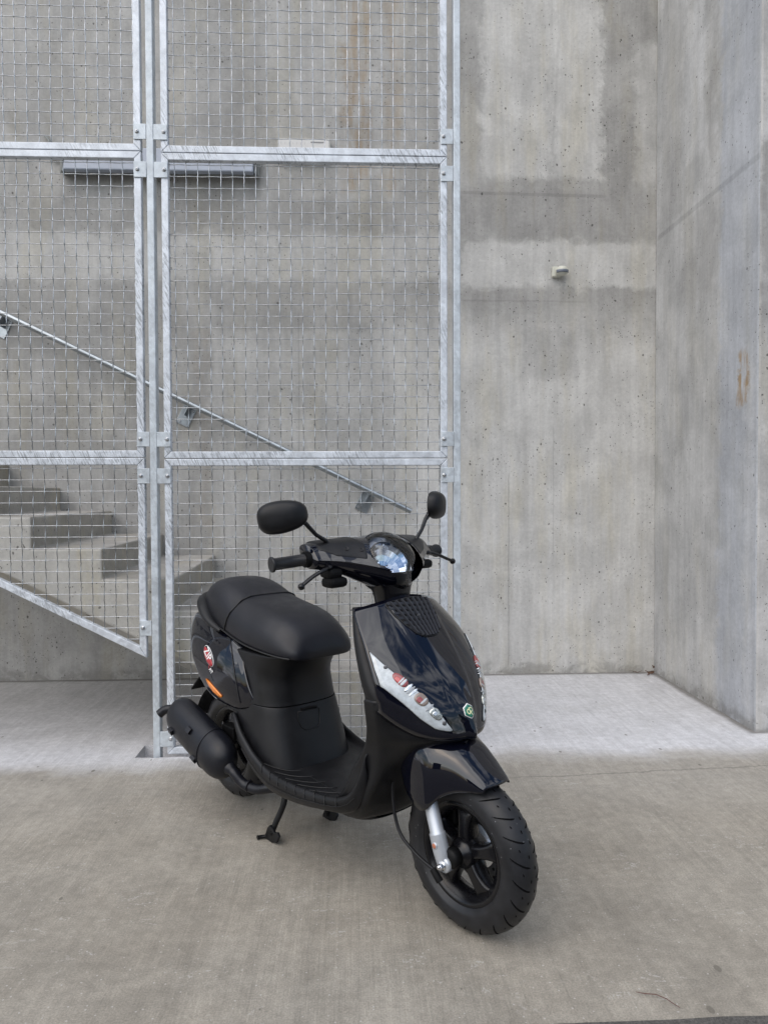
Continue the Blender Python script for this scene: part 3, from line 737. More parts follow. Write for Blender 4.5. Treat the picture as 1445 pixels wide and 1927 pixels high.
# ---------------------------------------------------------------- wheels
def wheel(name, cx, cz, w, ro, rr, front):
    # tyre: rounded section with shallow tread cuts
    prof = []
    for k in range(25):
        t = -PI*.60 + 2*PI*.60*k/24; h = w*.5*math.sin(t)/math.sin(PI*.5) if abs(t) < PI/2 else math.copysign(w*.5*abs(math.sin(t)), t)
        rad = (ro-.047) + .047*math.cos(t) if abs(t) < PI/2 else (ro-.047) + .055*math.cos(t)
        prof.append((rad, h))
    prof += [(rr+.004, w*.36), (rr-.004, w*.33)]; prof = [(rr-.004, -w*.33), (rr+.004, -w*.36)] + prof
    t_ = MB().lathe(prof, (cx, 0, cz), 'y', 96).build('tyre_tmp', M_tyre)
    bpy.data.objects.remove(t_)
    wh = MB()
    n = 144; v = []; 
    for (ra, h) in prof:
        for k in range(n):
            a = 2*PI*k/n; v.append((cx+ra*math.cos(a), h, cz+ra*math.sin(a)))
    fc = [(i*n+k, i*n+(k+1)%n, (i+1)*n+(k+1)%n, (i+1)*n+k) for i in range(len(prof)-1) for k in range(n)]
    rimo = MB()
    # rim barrel with flanges
    rimo.lathe([(rr+.006,-w*.36),(rr+.001,-w*.385),(rr-.006,-w*.37),(rr-.010,-w*.30),(rr-.022,-w*.22),(rr-.026,0),(rr-.022,w*.22),(rr-.010,w*.30),(rr-.006,w*.37),(rr+.001,w*.385),(rr+.006,w*.36)], (cx,0,cz), 'y', 72)
    root = rimo.build(name, M_rim, SR)
    ty = link_mesh('tyre', v, fc, M_tyre, root, True)
    # cut the tread: sunk sipes as dark curved strips
    tb = BVHTree.FromPolygons([Vector(q) for q in v], fc)
    S = MB()
    def strip(pts, wd):
        L_ = []; 
        for i, p in enumerate(pts):
            a, b_ = Vector(pts[max(i-1,0)]), Vector(pts[min(i+1,len(pts)-1)]); tg = (b_-a).normalized()
            ctr = Vector((cx, 0, cz)); nrm = (Vector(p)-Vector((cx, Vector(p).y*.45, cz))).normalized(); sd_ = tg.cross(nrm).normalized()*wd*(.35 if i in (0, len(pts)-1) else 1)
            L_.append((Vector(p)+sd_, Vector(p)-sd_))
        vv = [q for pr_ in L_ for q in pr_]; S.add(vv, [(2*i, 2*i+1, 2*i+3, 2*i+2) for i in range(len(L_)-1)], True)
    def on(a, s_, off=.0006):
        # s_ in -1..1 across the crown
        t = s_*PI*.5; rad = (ro-.047)+.047*math.cos(t)+off*math.cos(t); h = w*.5*math.sin(t)+off*math.sin(t)
        return (cx+rad*math.cos(a), h, cz+rad*math.sin(a))
    m_ = 22
    for k in range(m_):
        a = 2*PI*k/m_
        for sg in (1, -1):
            aa = a + (PI/m_ if sg < 0 else 0)
            strip([on(aa + .16*(q/8)**1.6, sg*(.12 + .62*q/8)) for q in range(9)], .0022)
            strip([on(aa+.10 + .045*q/3, sg*(.10 + .0*q)) for q in range(4)], .0019)
            strip([on(aa+.20 + .035*q/3, sg*(.36 + .03*q/3)) for q in range(4)], .0019)
    S.build('tread_groove', simple('tread_shadow', (.0015,.0015,.0018), .8, spec=.1), ty)
    # sidewall ring
    for sg in (1, -1):
        q = MB(); rb = rr + .014
        q.lathe([(rb, sg*w*.455), (rb+.0015, sg*w*.468), (rb+.003, sg*w*.462)], (cx,0,cz), 'y', 96); q.build('sidewall_rib', M_tyre, ty)
    # spokes
    ns = 5; off = R(18)
    for k in range(ns):
        a = off + 2*PI*k/ns; sp = MB()
        secs = []
        for (rad, wd, y0, y1) in ((.026, .020, -.032, .030), (.050, .0165, -.034, .026), (.080, .0185, -.031, .020), (.102, .026, -.028, .018), (rr-.020, .036, -.022, .018)):
            e = Vector((math.cos(a), 0, math.sin(a))); s_ = Vector((-math.sin(a), 0, math.cos(a))); c_ = Vector((cx,0,cz)) + e*rad
            secs.append([c_+s_*wd+Vector((0,y0+.010,0)), c_+s_*wd*.75+Vector((0,y0+.001,0)), c_+Vector((0,y0+.004,0)), c_-s_*wd*.75+Vector((0,y0+.001,0)), c_-s_*wd+Vector((0,y0+.010,0)),
                         c_-s_*wd+Vector((0,y1-.008,0)), c_-s_*wd*.6+Vector((0,y1,0)), c_+s_*wd*.6+Vector((0,y1,0)), c_+s_*wd+Vector((0,y1-.008,0))])
        loft('spoke', secs, M_rim, root, closed=True, sub=1)
    hb = MB(); hb.lathe([(.0,-.060),(.020,-.060),(.024,-.056),(.026,-.046),(.034,-.040),(.040,-.030),(.040,.030),(.030,.042),(0,.042)], (cx,0,cz), 'y', 36); hb.build('hub', M_rim, root)
    vb = MB(); a = R(205); vb.tube([(cx+(rr-.008)*math.cos(a), -.022, cz+(rr-.008)*math.sin(a)), (cx+(rr-.034)*math.cos(a), -.030, cz+(rr-.034)*math.sin(a))], .0035, 8); vb.build('valve', M_dark, root)
    return root
FW = wheel('front_wheel', -.048, .207, .100, .207, .130, True)
# brake disc with drilled holes (left side) and calliper
m = MB(); n = 72
ring = []
for (ra, h) in ((.058, .034), (.098, .034), (.098, .0375), (.058, .0375)): ring.append((ra, h))
m.lathe(ring + [ring[0]], (-.048, 0, .207), 'y', n, False); dsc = m.build('brake_disc', M_iron, FW)
m = MB()
for k in range(18):
    for rr_ in (.070, .086):
        a = 2*PI*(k + (.5 if rr_ > .08 else 0))/18; c_ = (-.048+rr_*math.cos(a), 0, .207+rr_*math.sin(a))
        m.lathe([(0, .0335), (.0045, .0335), (.0045, .0338)], c_, 'y', 8, False)
m.build('drill_holes', M_dark, dsc)
m = MB(); m.box((-.165, .020, .235), (-.115, .075, .300)); m.build('brake_calliper', M_dark, SR, bev=.010)
RW = wheel('rear_wheel', -1.205, .214, .100, .205, .130, False)

# ---------------------------------------------------------------- fork
axle = Vector((-.052, 0, .205))
for sg in (-1, 1):
    y_ = .081*sg
    up_ = Vector((-.335, 0, 1.0)).normalized()
    bot = Vector((-.060, y_, .180)); m = MB()
    p = lambda t: bot + up_*t
    m.tube([p(-.004), p(.0), p(.045), p(.085), p(.088), p(.092), p(.20)], [.014, .0175, .0215, .0215, .0215, .0185, .0180], 24)
    fk = m.build('fork_leg', M_silver, SR)
    # axle lug
    m = MB(); m.lathe([(0,-.012),(.017,-.012),(.0205,-.008),(.0205,.012),(0,.012)], p(.012)+Vector((.006, 0, 0)), 'y', 24); m.build('axle_lug', M_silver, fk)
    m = MB(); c_ = p(.012)+Vector((.006, -.012 if sg < 0 else .012, 0))
    m.lathe([(0,-.004*1),(.0125,-.004),(.0125,.0)], c_, 'y', 24); m.lathe([(0,-.013),(.0075,-.013),(.0088,-.011),(.0088,-.004)], c_, 'y', 6, False); m.lathe([(0,-.018),(.005,-.018),(.005,-.013)], c_, 'y', 12)
    m.build('axle_nut', M_chrome, fk)
    if sg < 0:
        m = MB(); c_ = p(.062)+Vector((.002,-.0205,0)); m.lathe([(0,-.0025),(.0075,-.0025),(.009,-.0015),(.009,.002)], c_, 'y', 20); m.build('reflector_rim', M_silver, fk)
        m = MB(); m.lathe([(0,-.0042),(.005,-.0040),(.0066,-.0030),(.0066,-.001)], c_, 'y', 20); m.build('round_reflector', simple('copper_reflector', (.46,.17,.10), .3, coat=.4), fk)
m = MB(); m.tube([Vector((-.120,-.078,.36)), Vector((-.20,-.07,.58))], .016, 12); m.tube([Vector((-.120,.078,.36)), Vector((-.20,.07,.58))], .016, 12); m.box((-.235,-.09,.555),(-.185,.09,.585)); m.tube([(-.21,0,.56),(-.36,0,.90)], .024, 14)
m.build('steering_stem', M_dark, SR)
# speedometer cable and its drive
m = MB(); m.tube(bez((-.24,-.085,.43), (-.245,-.095,.33), (-.215,-.10,.235), (-.15,-.102,.195), (-.085,-.100,.175), n=8), .0045, 8); m.build('speedometer_cable', M_matte, SR)
m = MB(); m.lathe([(0,-.016),(.022,-.016),(.026,-.010),(.026,.012),(0,.012)], (-.048,-.066,.207), 'y', 28); m.build('speedometer_drive', M_dark, SR)
m = MB(); m.tube(bez((-.085,-.100,.175), (-.070,-.100,.160), (-.062,-.098,.150), n=4), .0095, 10); m.build('cable_elbow', M_dark, SR)

# ---------------------------------------------------------------- front fender
ft = [  # x, z top, z low edge, half width
 (-.245, .515, .430, .080), (-.215, .522, .395, .092), (-.185, .528, .356, .104), (-.150, .528, .334, .111), (-.120, .523, .321, .113), (-.098, .516, .330, .109), (-.07, .502, .362, .094), (-.035, .484, .382, .080),
 (.0, .458, .391, .069), (.022, .438, .3945, .061), (.038, .422, .397, .055), (.046, .411, .399, .050)]
rows = []
for i in range(34):
    x_ = -.245 + (.046+.245)*i/33; zt, zb, hw = interp(ft, x_)
    dz_ = zt - zb; row = []
    for (fy, fz) in ((0, 1.0), (.30, .985), (.58, .93), (.80, .82), (.93, .64), (.985, .40), (1.0, .18), (1.0, 0)):
        # the tip leans forward at the centre line
        fwd = .014*(1-fy**2)*max(0, (x_-.0)/.055)
        row.append((x_+fwd, hw*fy, zb + dz_*fz))
    rows.append(mir(row))
fender = loft('front_fender', rows, M_gloss, SR, sub=1, th=.003)

# ---------------------------------------------------------------- glossy front shell
st = [ # t, z centre, z edge, x centre, half width, depth, power
 (0.0, .858, .830, -.288, .158, .046, 2.8), (.05, .853, .821, -.280, .166, .044, 2.8), (.30, .765, .748, -.200, .190, .052, 2.5),
 (.55, .670, .672, -.115, .205, .084, 2.2), (.75, .592, .630, -.057, .207, .127, 2.1), (.88, .545, .606, -.036, .201, .140, 2.05), (.96, .515, .590, -.026, .198, .148, 2.0), (1.0, .506, .583, -.034, .195, .145, 2.0)]
def shell_pt(t, s_):
    zc, ze, xc, hw, dp, pw = interp(st, t); a = abs(s_)
    x_ = xc - dp*a**pw; z_ = zc + (ze-zc)*a**(1.6 if t < .4 else 1.6+2.0*(t-.4)/.6)
    # raised centre panel that narrows to the nose
    cw = .50*(1-t)**.8 + .045; k = max(0, min(1, (cw - a)/.07)); x_ += .0045*(k*k*(3-2*k))*min(1, (t)/.12 if t < .12 else 1)
    # slight crease to a keel low down
    if t > .6: x_ -= (.012*(t-.6)/.4)*min(1, a/.10)
    return (x_, hw*s_, z_)
rows = []
nt_, ns_ = 40, 60
rim = []
for s_ in [(-1 + 2*k/ns_) for k in range(ns_+1)]:
    q = shell_pt(0, s_); rim.append((q[0]-.018, q[1]*.97, q[2]-.004))
rows.append(rim)
for i in range(nt_+1):
    rows.append([shell_pt(i/nt_, -1+2*k/ns_) for k in range(ns_+1)])
rows.append([(q[0]-.014, q[1]*.985, q[2]-.006) for q in rows[-1]])
shell = loft('front_shell', rows, M_gloss, SR, sub=0, th=.003)
SB = BVHTree.FromPolygons([Vector(q) for rw in rows for q in rw], [(i*(ns_+1)+k, i*(ns_+1)+k+1, (i+1)*(ns_+1)+k+1, (i+1)*(ns_+1)+k) for i in range(len(rows)-1) for k in range(ns_)])

# ---------------------------------------------------------------- matte leg shield: side wings and wheel arch
lt = [ # z, x front centre, half width, x rear edge, power
 (.832, -.305, .153, -.350, 2.6), (.75, -.225, .182, -.312, 2.4), (.66, -.158, .196, -.272, 2.2), (.59, -.105, .194, -.245, 2.0), (.53, -.095, .178, -.235, 1.8),
 (.495, -.115, .168, -.245, 1.7)]
rows = []
for i in range(20):
    z_ = .575 + (.835-.575)*i/19; xc, hw, xr, pw = interp(sorted(lt), z_)
    row = []
    for k in range(-14, 15):
        s_ = abs(k)/14.0
        row.append((xc + .012 - .012 + (xr - xc)*s_**pw*.72, hw*k/14.0*1.0, z_))
    a0 = (xr, -hw*.985, z_-.004); a1 = (xr, hw*.985, z_-.004)
    b0 = (xr-.006, -hw*.90, z_-.008); b1 = (xr-.006, hw*.90, z_-.008)
    rows.append([b0, a0] + row + [a1, b1])
legs = loft('leg_shield', rows, M_matte, SR, sub=1, th=.003)
# inner shield panel facing the rider
rows = []
for i in range(12):
    z_ = .34 + .49*i/11; xx = -.345 - .012*math.sin(i/11*PI) - (z_-.34)*.02; hw = interp([(.34,.150),(.5,.165),(.6,.175),(.75,.17),(.84,.150)], z_)[0]
    rows.append([(xx + .10*(abs(k)/6)**3 if z_ < .7 else xx + .05*(abs(k)/6)**3, hw*k/6, z_) for k in range(-6, 7)])
loft('inner_shield', rows, M_matte, SR, sub=1, th=.003)
# lower body: from under the nose back to the floor, open arch for the wheel
lb = [ # z, x front(centre), half width, x front at the side, x rear
 (.605, -.150, .193, -.205, -.246), (.56, -.115, .186, -.208, -.248), (.525, -.072, .178, -.211, -.252), (.500, -.050, .172, -.214, -.26), (.478, -.095, .166, -.216, -.27), (.455, -.140, .163, -.218, -.285), (.42, -.190, .160, -.226, -.31), (.38, -.225, .160, -.238, -.34),
 (.33, -.255, .166, -.262, -.36), (.28, -.275, .166, -.290, -.40), (.24, -.295, .152, -.325, -.44), (.222, -.325, .125, -.365, -.46), (.208, -.36, .09, -.40, -.47)]
rows = []
tab = sorted(lb)
for i in range(26):
    z_ = .208 + (.605-.208)*i/25; xf, hw, xs_, xr = interp(tab, z_); row = []
    for k in range(0, 11):
        s_ = k/10.0; row.append((xf + (xs_-xf)*s_**1.7, hw*s_**.92, z_))
    for q in (.25, .5, .75, 1.0): row.append((xs_ + (xr-xs_)*q, hw*(1+.02*q), z_))
    rows.append(mir(row))
lower = loft('lower_cowl', rows, M_matte, SR, sub=1, th=.003)

# ---------------------------------------------------------------- floor board with raised, ribbed edge
fb = [ # x, floor z, half width, rim z, skirt bottom z
 (-.965, .385, .172, .408, .375), (-.93, .365, .186, .396, .345), (-.88, .325, .197, .362, .305), (-.80, .285, .204, .318, .255), (-.70, .268, .208, .286, .226), (-.55, .266, .210, .284, .232),
 (-.42, .272, .206, .294, .252), (-.36, .282, .200, .305, .262), (-.32, .304, .192, .326, .278), (-.295, .344, .184, .362, .30), (-.28, .390, .177, .408, .34), (-.272, .43, .172, .445, .38)]
rows = []
for i in range(44):
    x_ = -.965 + (.965-.272)*i/43; zf, hw, zr_, zs = interp(fb, x_)
    rows.append(mir([(x_, 0, zf), (x_, hw*.45, zf), (x_, hw*.78, zf), (x_, hw*.87, zf+.002), (x_, hw*.905, zr_-.004), (x_, hw*.935, zr_), (x_, hw*.975, zr_-.001), (x_, hw, zr_-.012), (x_+.002, hw*.998, (zr_+zs)/2), (x_+.004, hw*.965, zs), (x_+.004, hw*.90, zs-.006)]))
floor = loft('floor_board', rows, M_matte, SR, sub=1, th=.003)
FB = bvh_of([floor])
# grip ribs on the floor, and notches in the rim
for i in range(10):
    x_ = -.90 + i*.062
    pts = [(x_ + .10*t + .02*math.sin(t*PI), -.168 + .075*t, .6) for t in [k/8 for k in range(9)]]
    zz = drape(FB, pts, (0,0,-1), .0012); m = MB(); m.tube(zz, .0022, 6); m.build('floor_rib', M_matte, floor)
for sg in (-1, 1):
    zz = drape(FB, [(-.62 + .36*t, sg*(.10 + .05*t), .6) for t in [k/12 for k in range(13)]], (0,0,-1), .0012)
    m = MB(); m.tube(zz, .0018, 6); m.build('floor_rib', M_matte, floor)
for i in range(9):
    x_ = -.74 + i*.046; zf, hw, zr_, zs = interp(fb, x_)
    m = MB(); m.tube([(x_-.004, -hw*.915, zr_+.0004), (x_, -hw*.94, zr_+.0012), (x_+.004, -hw*.975, zr_+.0006), (x_+.010, -hw*1.003, zr_-.014), (x_+.013, -hw*1.003, zr_-.022)], .0013, 6); m.build('rim_groove', M_seam, floor)
# seam line along the skirt
m = MB(); m.tube([(x_, -interp(fb, x_)[1]*1.0018, (interp(fb, x_)[2]*.42+interp(fb, x_)[3]*.58)) for x_ in [-.86 + .56*k/24 for k in range(25)]], .0012, 6); m.build('skirt_seam', M_seam, floor)
# belly pan
rows = []
for x_, zb, hw in ((-.85,.25,.11), (-.75,.228,.13), (-.6,.215,.15), (-.45,.208,.15), (-.36,.206,.13), (-.33,.22,.10)):
    rows.append(mir([(x_, 0, zb-.006), (x_, hw*.6, zb-.004), (x_, hw*.9, zb+.004), (x_, hw, zb+.03)]))
loft('belly_pan', rows, M_matte, SR, sub=1, th=.003)

# ---------------------------------------------------------------- tunnel, under-seat panel
def ring_box(x0, x1, hw, z, pw=3.2, n=28, zslope=0.0, hwr=None):
    cx_, ax = (x0+x1)/2, (x1-x0)/2; o_ = []
    for k in range(n):
        a = 2*PI*k/n; ca, sa = math.cos(a), math.sin(a)
        px = cx_ + ax*math.copysign(abs(ca)**(2/pw), ca); h_ = hw if hwr is None else hw + (hwr-hw)*(x1-px)/(x1-x0)
        py = h_*math.copysign(abs(sa)**(2/pw), sa)
        o_.append((px, py, z + zslope*(px-x1)))
    return o_
rows = [ring_box(-1.02, -.684, .172, .255, zslope=-.20), ring_box(-1.02, -.700, .170, .300, zslope=-.16), ring_box(-1.03, -.726, .165, .37, zslope=-.10), ring_box(-1.04, -.746, .159, .440, zslope=-.04), ring_box(-1.04, -.751, .157, .452, zslope=-.03)]
tun = loft('tunnel_cover', rows, M_matte, SR, closed=True, sub=2, cap1=False, th=.002)
rows = [ring_box(-1.06, -.752, .156, .4545, zslope=-.03, hwr=.168), ring_box(-1.06, -.756, .154, .47, zslope=-.03, hwr=.168), ring_box(-1.06, -.762, .146, .52, hwr=.168), ring_box(-1.08, -.760, .141, .555, hwr=.162), ring_box(-1.08, -.740, .143, .590, hwr=.156), ring_box(-1.08, -.716, .146, .616, hwr=.15), ring_box(-1.08, -.712, .146, .626, hwr=.148)]
und = loft('underseat_panel', rows, M_matte, SR, closed=True, sub=2, cap1=True)
TB = bvh_of([tun])
# service hatch with finger recess on the front of the tunnel
hp = [(.028,.405),(.030,.432),(-.055,.432),(-.058,.408),(-.050,.385),(-.036,.374),(.010,.374),(.024,.386)]
hz = [(0, y_, z_) for y_, z_ in hp]
q = drape(TB, hz, (-1,0,0), .0012); m = MB(); m.tube(q + [q[0]], .0013, 6, False); m.build('hatch_outline', M_seam, tun)
q = drape(TB, [(0,.020,.436),(0,.0,.438),(0,-.04,.438)], (-1,0,0), .002); m = MB(); m.tube(q, .0045, 8); m.build('finger_recess', M_dark, tun)
m = MB()
rows = []
for t in [k/10 for k in range(11)]:
    x_ = -.93 + .13*t; zc = .375 - .062*t
    rows.append([(x_, -.150-.012*math.sin(PI*t)**.5, zc+.016*math.sin(PI*max(.08,min(.92,t)))**.5), (x_, -.158-.010*math.sin(PI*t), zc), (x_, -.151, zc-.018*math.sin(PI*max(.08,min(.92,t)))**.5)])
loft('foot_peg_cover', rows, M_dark, tun, sub=2, th=.003)

# ---------------------------------------------------------------- rear body (glossy) and tail
rb = [ # x, z top, z bottom, half width top, half width max
 (-1.395, .700, .648, .045, .050), (-1.37, .700, .612, .085, .098), (-1.325, .698, .566, .108, .138), (-1.26, .694, .520, .118, .164), (-1.18, .688, .472, .122, .180), (-1.09, .676, .440, .126, .188),
 (-1.00, .658, .428, .128, .187), (-.93, .636, .426, .128, .180), (-.87, .618, .440, .128, .168), (-.845, .612, .452, .126, .160)]
rows = []
for i in range(40):
    x_ = -1.395 + (1.395-.845)*i/39; zt, zb, ht, hm = interp(rb, x_); H_ = zt-zb; shv = .125*max(0, (x_+1.06)/.215)**1.5
    rows.append(mir([(x_-shv*((b_-zb)/H_)**1.2 if H_ else x_, a_, b_+shv*.25*((b_-zb)/H_)) for a_, b_ in ((0, zt), (ht*.7, zt), (ht, zt-.004), (ht+(hm-ht)*.42, zt-H_*.16), (ht+(hm-ht)*.80, zt-H_*.36), (hm, zt-H_*.60), (hm*.995, zt-H_*.80), (hm*.955, zb+H_*.05), (hm*.93, zb))]))
rearb = loft('rear_body', rows, M_gloss, SR, sub=1, th=.003)
RB = bvh_of([rearb])
def side_pts(pts, off=.0014): return drape(RB, [(x_, -.4, z_) for x_, z_ in pts], (0,1,0), off)
def side_patch(pts, off, mat, name, parent, rimw=None, rim_mat=None):
    n = len(pts); cx_ = sum(p[0] for p in pts)/n; cz_ = sum(p[1] for p in pts)/n; rings = []
    for s_ in (.02, .35, .7, 1.0): rings.append(side_pts([(cx_+(p[0]-cx_)*s_, cz_+(p[1]-cz_)*s_) for p in pts], off))
    rings.append(side_pts(pts, .0003))
    v = [q for rg in rings for q in rg]; fc = [(i*n+k, i*n+(k+1)%n, (i+1)*n+(k+1)%n, (i+1)*n+k) for i in range(len(rings)-1) for k in range(n)] + [tuple(range(n))]
    return link_mesh(name, v, fc, mat, parent, True)
# styling grooves
for pl in ([(-1.055,.668),(-1.00,.62),(-.955,.56),(-.925,.50),(-.912,.45)], [(-1.045,.668),(-.985,.61),(-.94,.55),(-.912,.50),(-.90,.45)]):
    q = side_pts([tuple(p.xy) for p in bez(*[(a, b_, 0) for a, b_ in pl], n=5)], .0012); m = MB(); m.tube(q, .0018, 6); m.build('panel_groove', M_seam, rearb)
q = side_pts([tuple(p.xy) for p in bez(*[(a, b_, 0) for a, b_ in ((-1.36,.60),(-1.30,.655),(-1.22,.672),(-1.13,.655),(-1.08,.668))], n=5)], .001); m = MB(); m.tube(q, .0016, 6); m.build('panel_groove', M_seam, rearb)
# orange side reflector
ref = [(-1.112,.499),(-1.09,.492),(-1.048,.475),(-1.014,.459),(-1.012,.453),(-1.024,.4495),(-1.065,.461),(-1.10,.482)]
side_patch(ref, .005, M_orange, 'side_reflector', rearb)
# oval sticker
def txt_polys(s_, size, font_w=1.0):
    cu = bpy.data.curves.new('t', 'FONT'); cu.body = s_; cu.size = size; cu.align_x = 'CENTER'; cu.align_y = 'CENTER'; cu.offset = size*.02; cu.resolution_u = 3
    o = bpy.data.objects.new('t', cu); C.objects.link(o); dg = bpy.context.evaluated_depsgraph_get(); dg.update(); e = o.evaluated_get(dg); me = e.to_mesh()
    v = [vv.co.copy() for vv in me.vertices]; fc = [tuple(p.vertices) for p in me.polygons]; e.to_mesh_clear(); bpy.data.objects.remove(o); return v, fc
sc_, sa_ = (-1.112, .578), R(-33)
def loc_uv(u_, v_): return (sc_[0] + u_*math.cos(sa_) - v_*math.sin(sa_), sc_[1] + u_*math.sin(sa_) + v_*math.cos(sa_))
def oval(a, b_, cu=0, cv=0, n=32): return [loc_uv(cu+a*math.cos(2*PI*k/n), cv+b_*math.sin(2*PI*k/n)) for k in range(n)]
dec = side_patch(oval(.050, .0195), .0010, M_white, 'oval_sticker', rearb)
side_patch(oval(.048, .0178), .0016, M_blackp, 'sticker_field', dec)
side_patch([loc_uv(.047*math.cos(a), .0168*math.sin(a)*(1 if math.sin(a) < 0 else .55) - .001) for a in [2*PI*k/32 for k in range(32)]], .0022, M_red, 'sticker_field', dec)
def side_text(s_, size, cu, cv, mat, off, sx=1.0, shear=0.0):
    v, fc = txt_polys(s_, size); pts = [loc_uv(cu + p.x*sx + p.y*shear, cv + p.y) for p in v]; q = side_pts(pts, off); return link_mesh('sticker_lettering', q, fc, mat, dec)
side_text('ZIP', .038, -.006, .001, M_white, .0030, 1.05, .15)
side_text('C', .018, .038, -.015, M_red, .0034, 1.0, .15)
side_text('AT', .020, .055, -.018, M_white, .0034, 1.0, .15)
# tail lamp, under-tail and number plate bracket
m = MB(); 
rows = []
for (x_, hw, z0, z1) in ((-1.36,.080,.632,.690), (-1.388,.072,.636,.686), (-1.407,.055,.642,.680), (-1.413,.030,.650,.674)):
    rows.append([(x_, hw*math.copysign(abs(math.cos(a))**.6, math.cos(a)), (z0+z1)/2+(z1-z0)/2*math.copysign(abs(math.sin(a))**.6, math.sin(a))) for a in [2*PI*k/24 for k in range(24)]])
loft('tail_lamp', rows, simple('tail_lens', (.25,.012,.012), .15, coat=.8), SR, closed=True, sub=1, cap1=True)
m = MB(); v = [(-1.28,-.080,.520),(-1.28,.080,.520),(-1.395,.100,.395),(-1.395,-.100,.395)]
v2 = [(x_+.004, y_, z_-.006) for x_, y_, z_ in v]
m.add(v+v2, [(0,1,2,3),(7,6,5,4),(0,4,5,1),(1,5,6,2),(2,6,7,3),(3,7,4,0)]); m.box((-1.34,-.03,.45),(-1.24,.03,.56)); m.build('plate_bracket', M_dark, SR, bev=.002)
rows = []
for k in range(12):
    a = R(60) + R(105)*k/11; rr_ = .232
    rows.append([(-1.205+rr_*math.cos(a)*(1 if j in (1,2,3) else .97), y_, .214+rr_*math.sin(a)*(1 if j in (1,2,3) else .96)) for j, y_ in enumerate((-.068,-.055,0,.055,.068))])
loft('rear_mudguard', rows, M_dark, SR, sub=1, th=.004)
m = MB(); m.box((-1.36,-.062,.402),(-1.315,-.02,.428)); m.build('mudguard_lug', M_dark, SR, bev=.005)

# ---------------------------------------------------------------- seat
sx_ = [ # x, half width, z bottom edge, z top centre, z shoulder
 (-1.300, .060, .735, .778, .757), (-1.285, .090, .722, .802, .777), (-1.245, .118, .705, .828, .797), (-1.19, .134, .690, .842, .806), (-1.12, .144, .680, .839, .800), (-1.06, .150, .668, .822, .780), (-1.00, .154, .655, .799, .754),
 (-.93, .157, .643, .783, .738), (-.87, .157, .636, .774, .729), (-.81, .155, .631, .763, .720), (-.755, .149, .627, .746, .704), (-.710, .138, .624, .720, .684), (-.678, .120, .622, .688, .662), (-.664, .098, .622, .650, .648)]
def seat_row(x_, grow=0.0):
    hw, zb, zt, zs = interp(sx_, x_); hw += grow; zt += grow; zs += grow
    pts = [(0, zt), (.28, zt-.001), (.52, zt-.005), (.72, zt-(zt-zs)*.42), (.85, zs), (.94, zs-(zs-zb)*.20), (.985, zs-(zs-zb)*.46), (1.0, zb+(zs-zb)*.25), (.975, zb+.006), (.95, zb-.002), (.6, zb-.004), (0, zb-.004)]
    full = [(x_, hw*a, b_) for a, b_ in pts]
    return full + [(p[0], -p[1], p[2]) for p in reversed(full[1:-1])]
rows = [seat_row(-1.300 + (1.300-.664)*i/50) for i in range(51)]
seat = loft('seat', rows, M_vinyl, SR, closed=True, sub=1, cap0=True, cap1=True)
STB = bvh_of([seat])
# stitched seam over the step: runs forward over the crown
pts = []
for k in range(-36, 37):
    q = abs(k)/36*9.0; x_ = -.985 - .085*(q/9)**1.6
    rw = seat_row(x_, .0008); j = min(int(q), 8); a_, b_ = Vector(rw[j]), Vector(rw[j+1]); p_ = a_.lerp(b_, q-j)
    pts.append(Vector((p_.x, p_.y if k >= 0 else -p_.y, p_.z)))
pts.reverse()
m = MB(); m.tube(pts, .0028, 8); m.build('seat_seam', M_seam, seat)
# piping along the lower edge
pp = []
for k in range(60):
    x_ = -1.27 + (1.27-.69)*k/59; hw, zb, zt, zs = interp(sx_, x_); pp.append((x_, -hw*.992, zb+.004))
m = MB(); m.tube(pp, .003, 6); m.build('seat_edge', M_seam, seat)
# grab handle behind the seat
gp = bez((-1.08,-.146,.668), (-1.16,-.146,.698), (-1.235,-.122,.738), (-1.285,-.075,.752), (-1.300,0,.756), (-1.285,.075,.752), (-1.235,.122,.738), (-1.16,.146,.698), (-1.08,.146,.668), n=6)
m = MB(); n_ = len(gp); m.tube(gp, [.008+.030*math.sin(PI*i/(n_-1))**.9 for i in range(n_)], 16, True, .75); m.build('grab_rail', M_matte, SR)

# ---------------------------------------------------------------- engine, swingarm, stand
m = MB(); m.box((-1.16,.035,.155),(-.82,.135,.285)); m.build('transmission_case', M_dark, SR, bev=.03)
m = MB(); m.box((-1.02,-.075,.235),(-.78,.10,.40)); m.build('engine_block', M_dark, SR, bev=.025)
m = MB()
for k in range(7): m.box((-.98+k*.022,-.125,.27),(-.974+k*.022,-.075,.36))
m.build('cooling_fins', M_iron, SR, bev=.001)
m = MB(); m.lathe([(.0,-.128),(.050,-.128),(.060,-.118),(.060,-.075)], (-.90,0,.285), 'y', 28); m.build('fan_cover', M_dark, SR)
m = MB(); m.tube([(-1.20,.10,.25),(-1.30,.10,.50)], .012, 10); m.tube([(-1.205,.10,.28),(-1.28,.10,.45)], .024, 14); m.build('shock_absorber', M_dark, SR)
m = MB(); m.tube([(-.78,0,.225),(-.78,.0001,.235)], .02, 8); m.tube([(-.78,-.10,.205),(-.78,.10,.205)], .013, 10); m.build('stand_pivot', M_dark, SR)
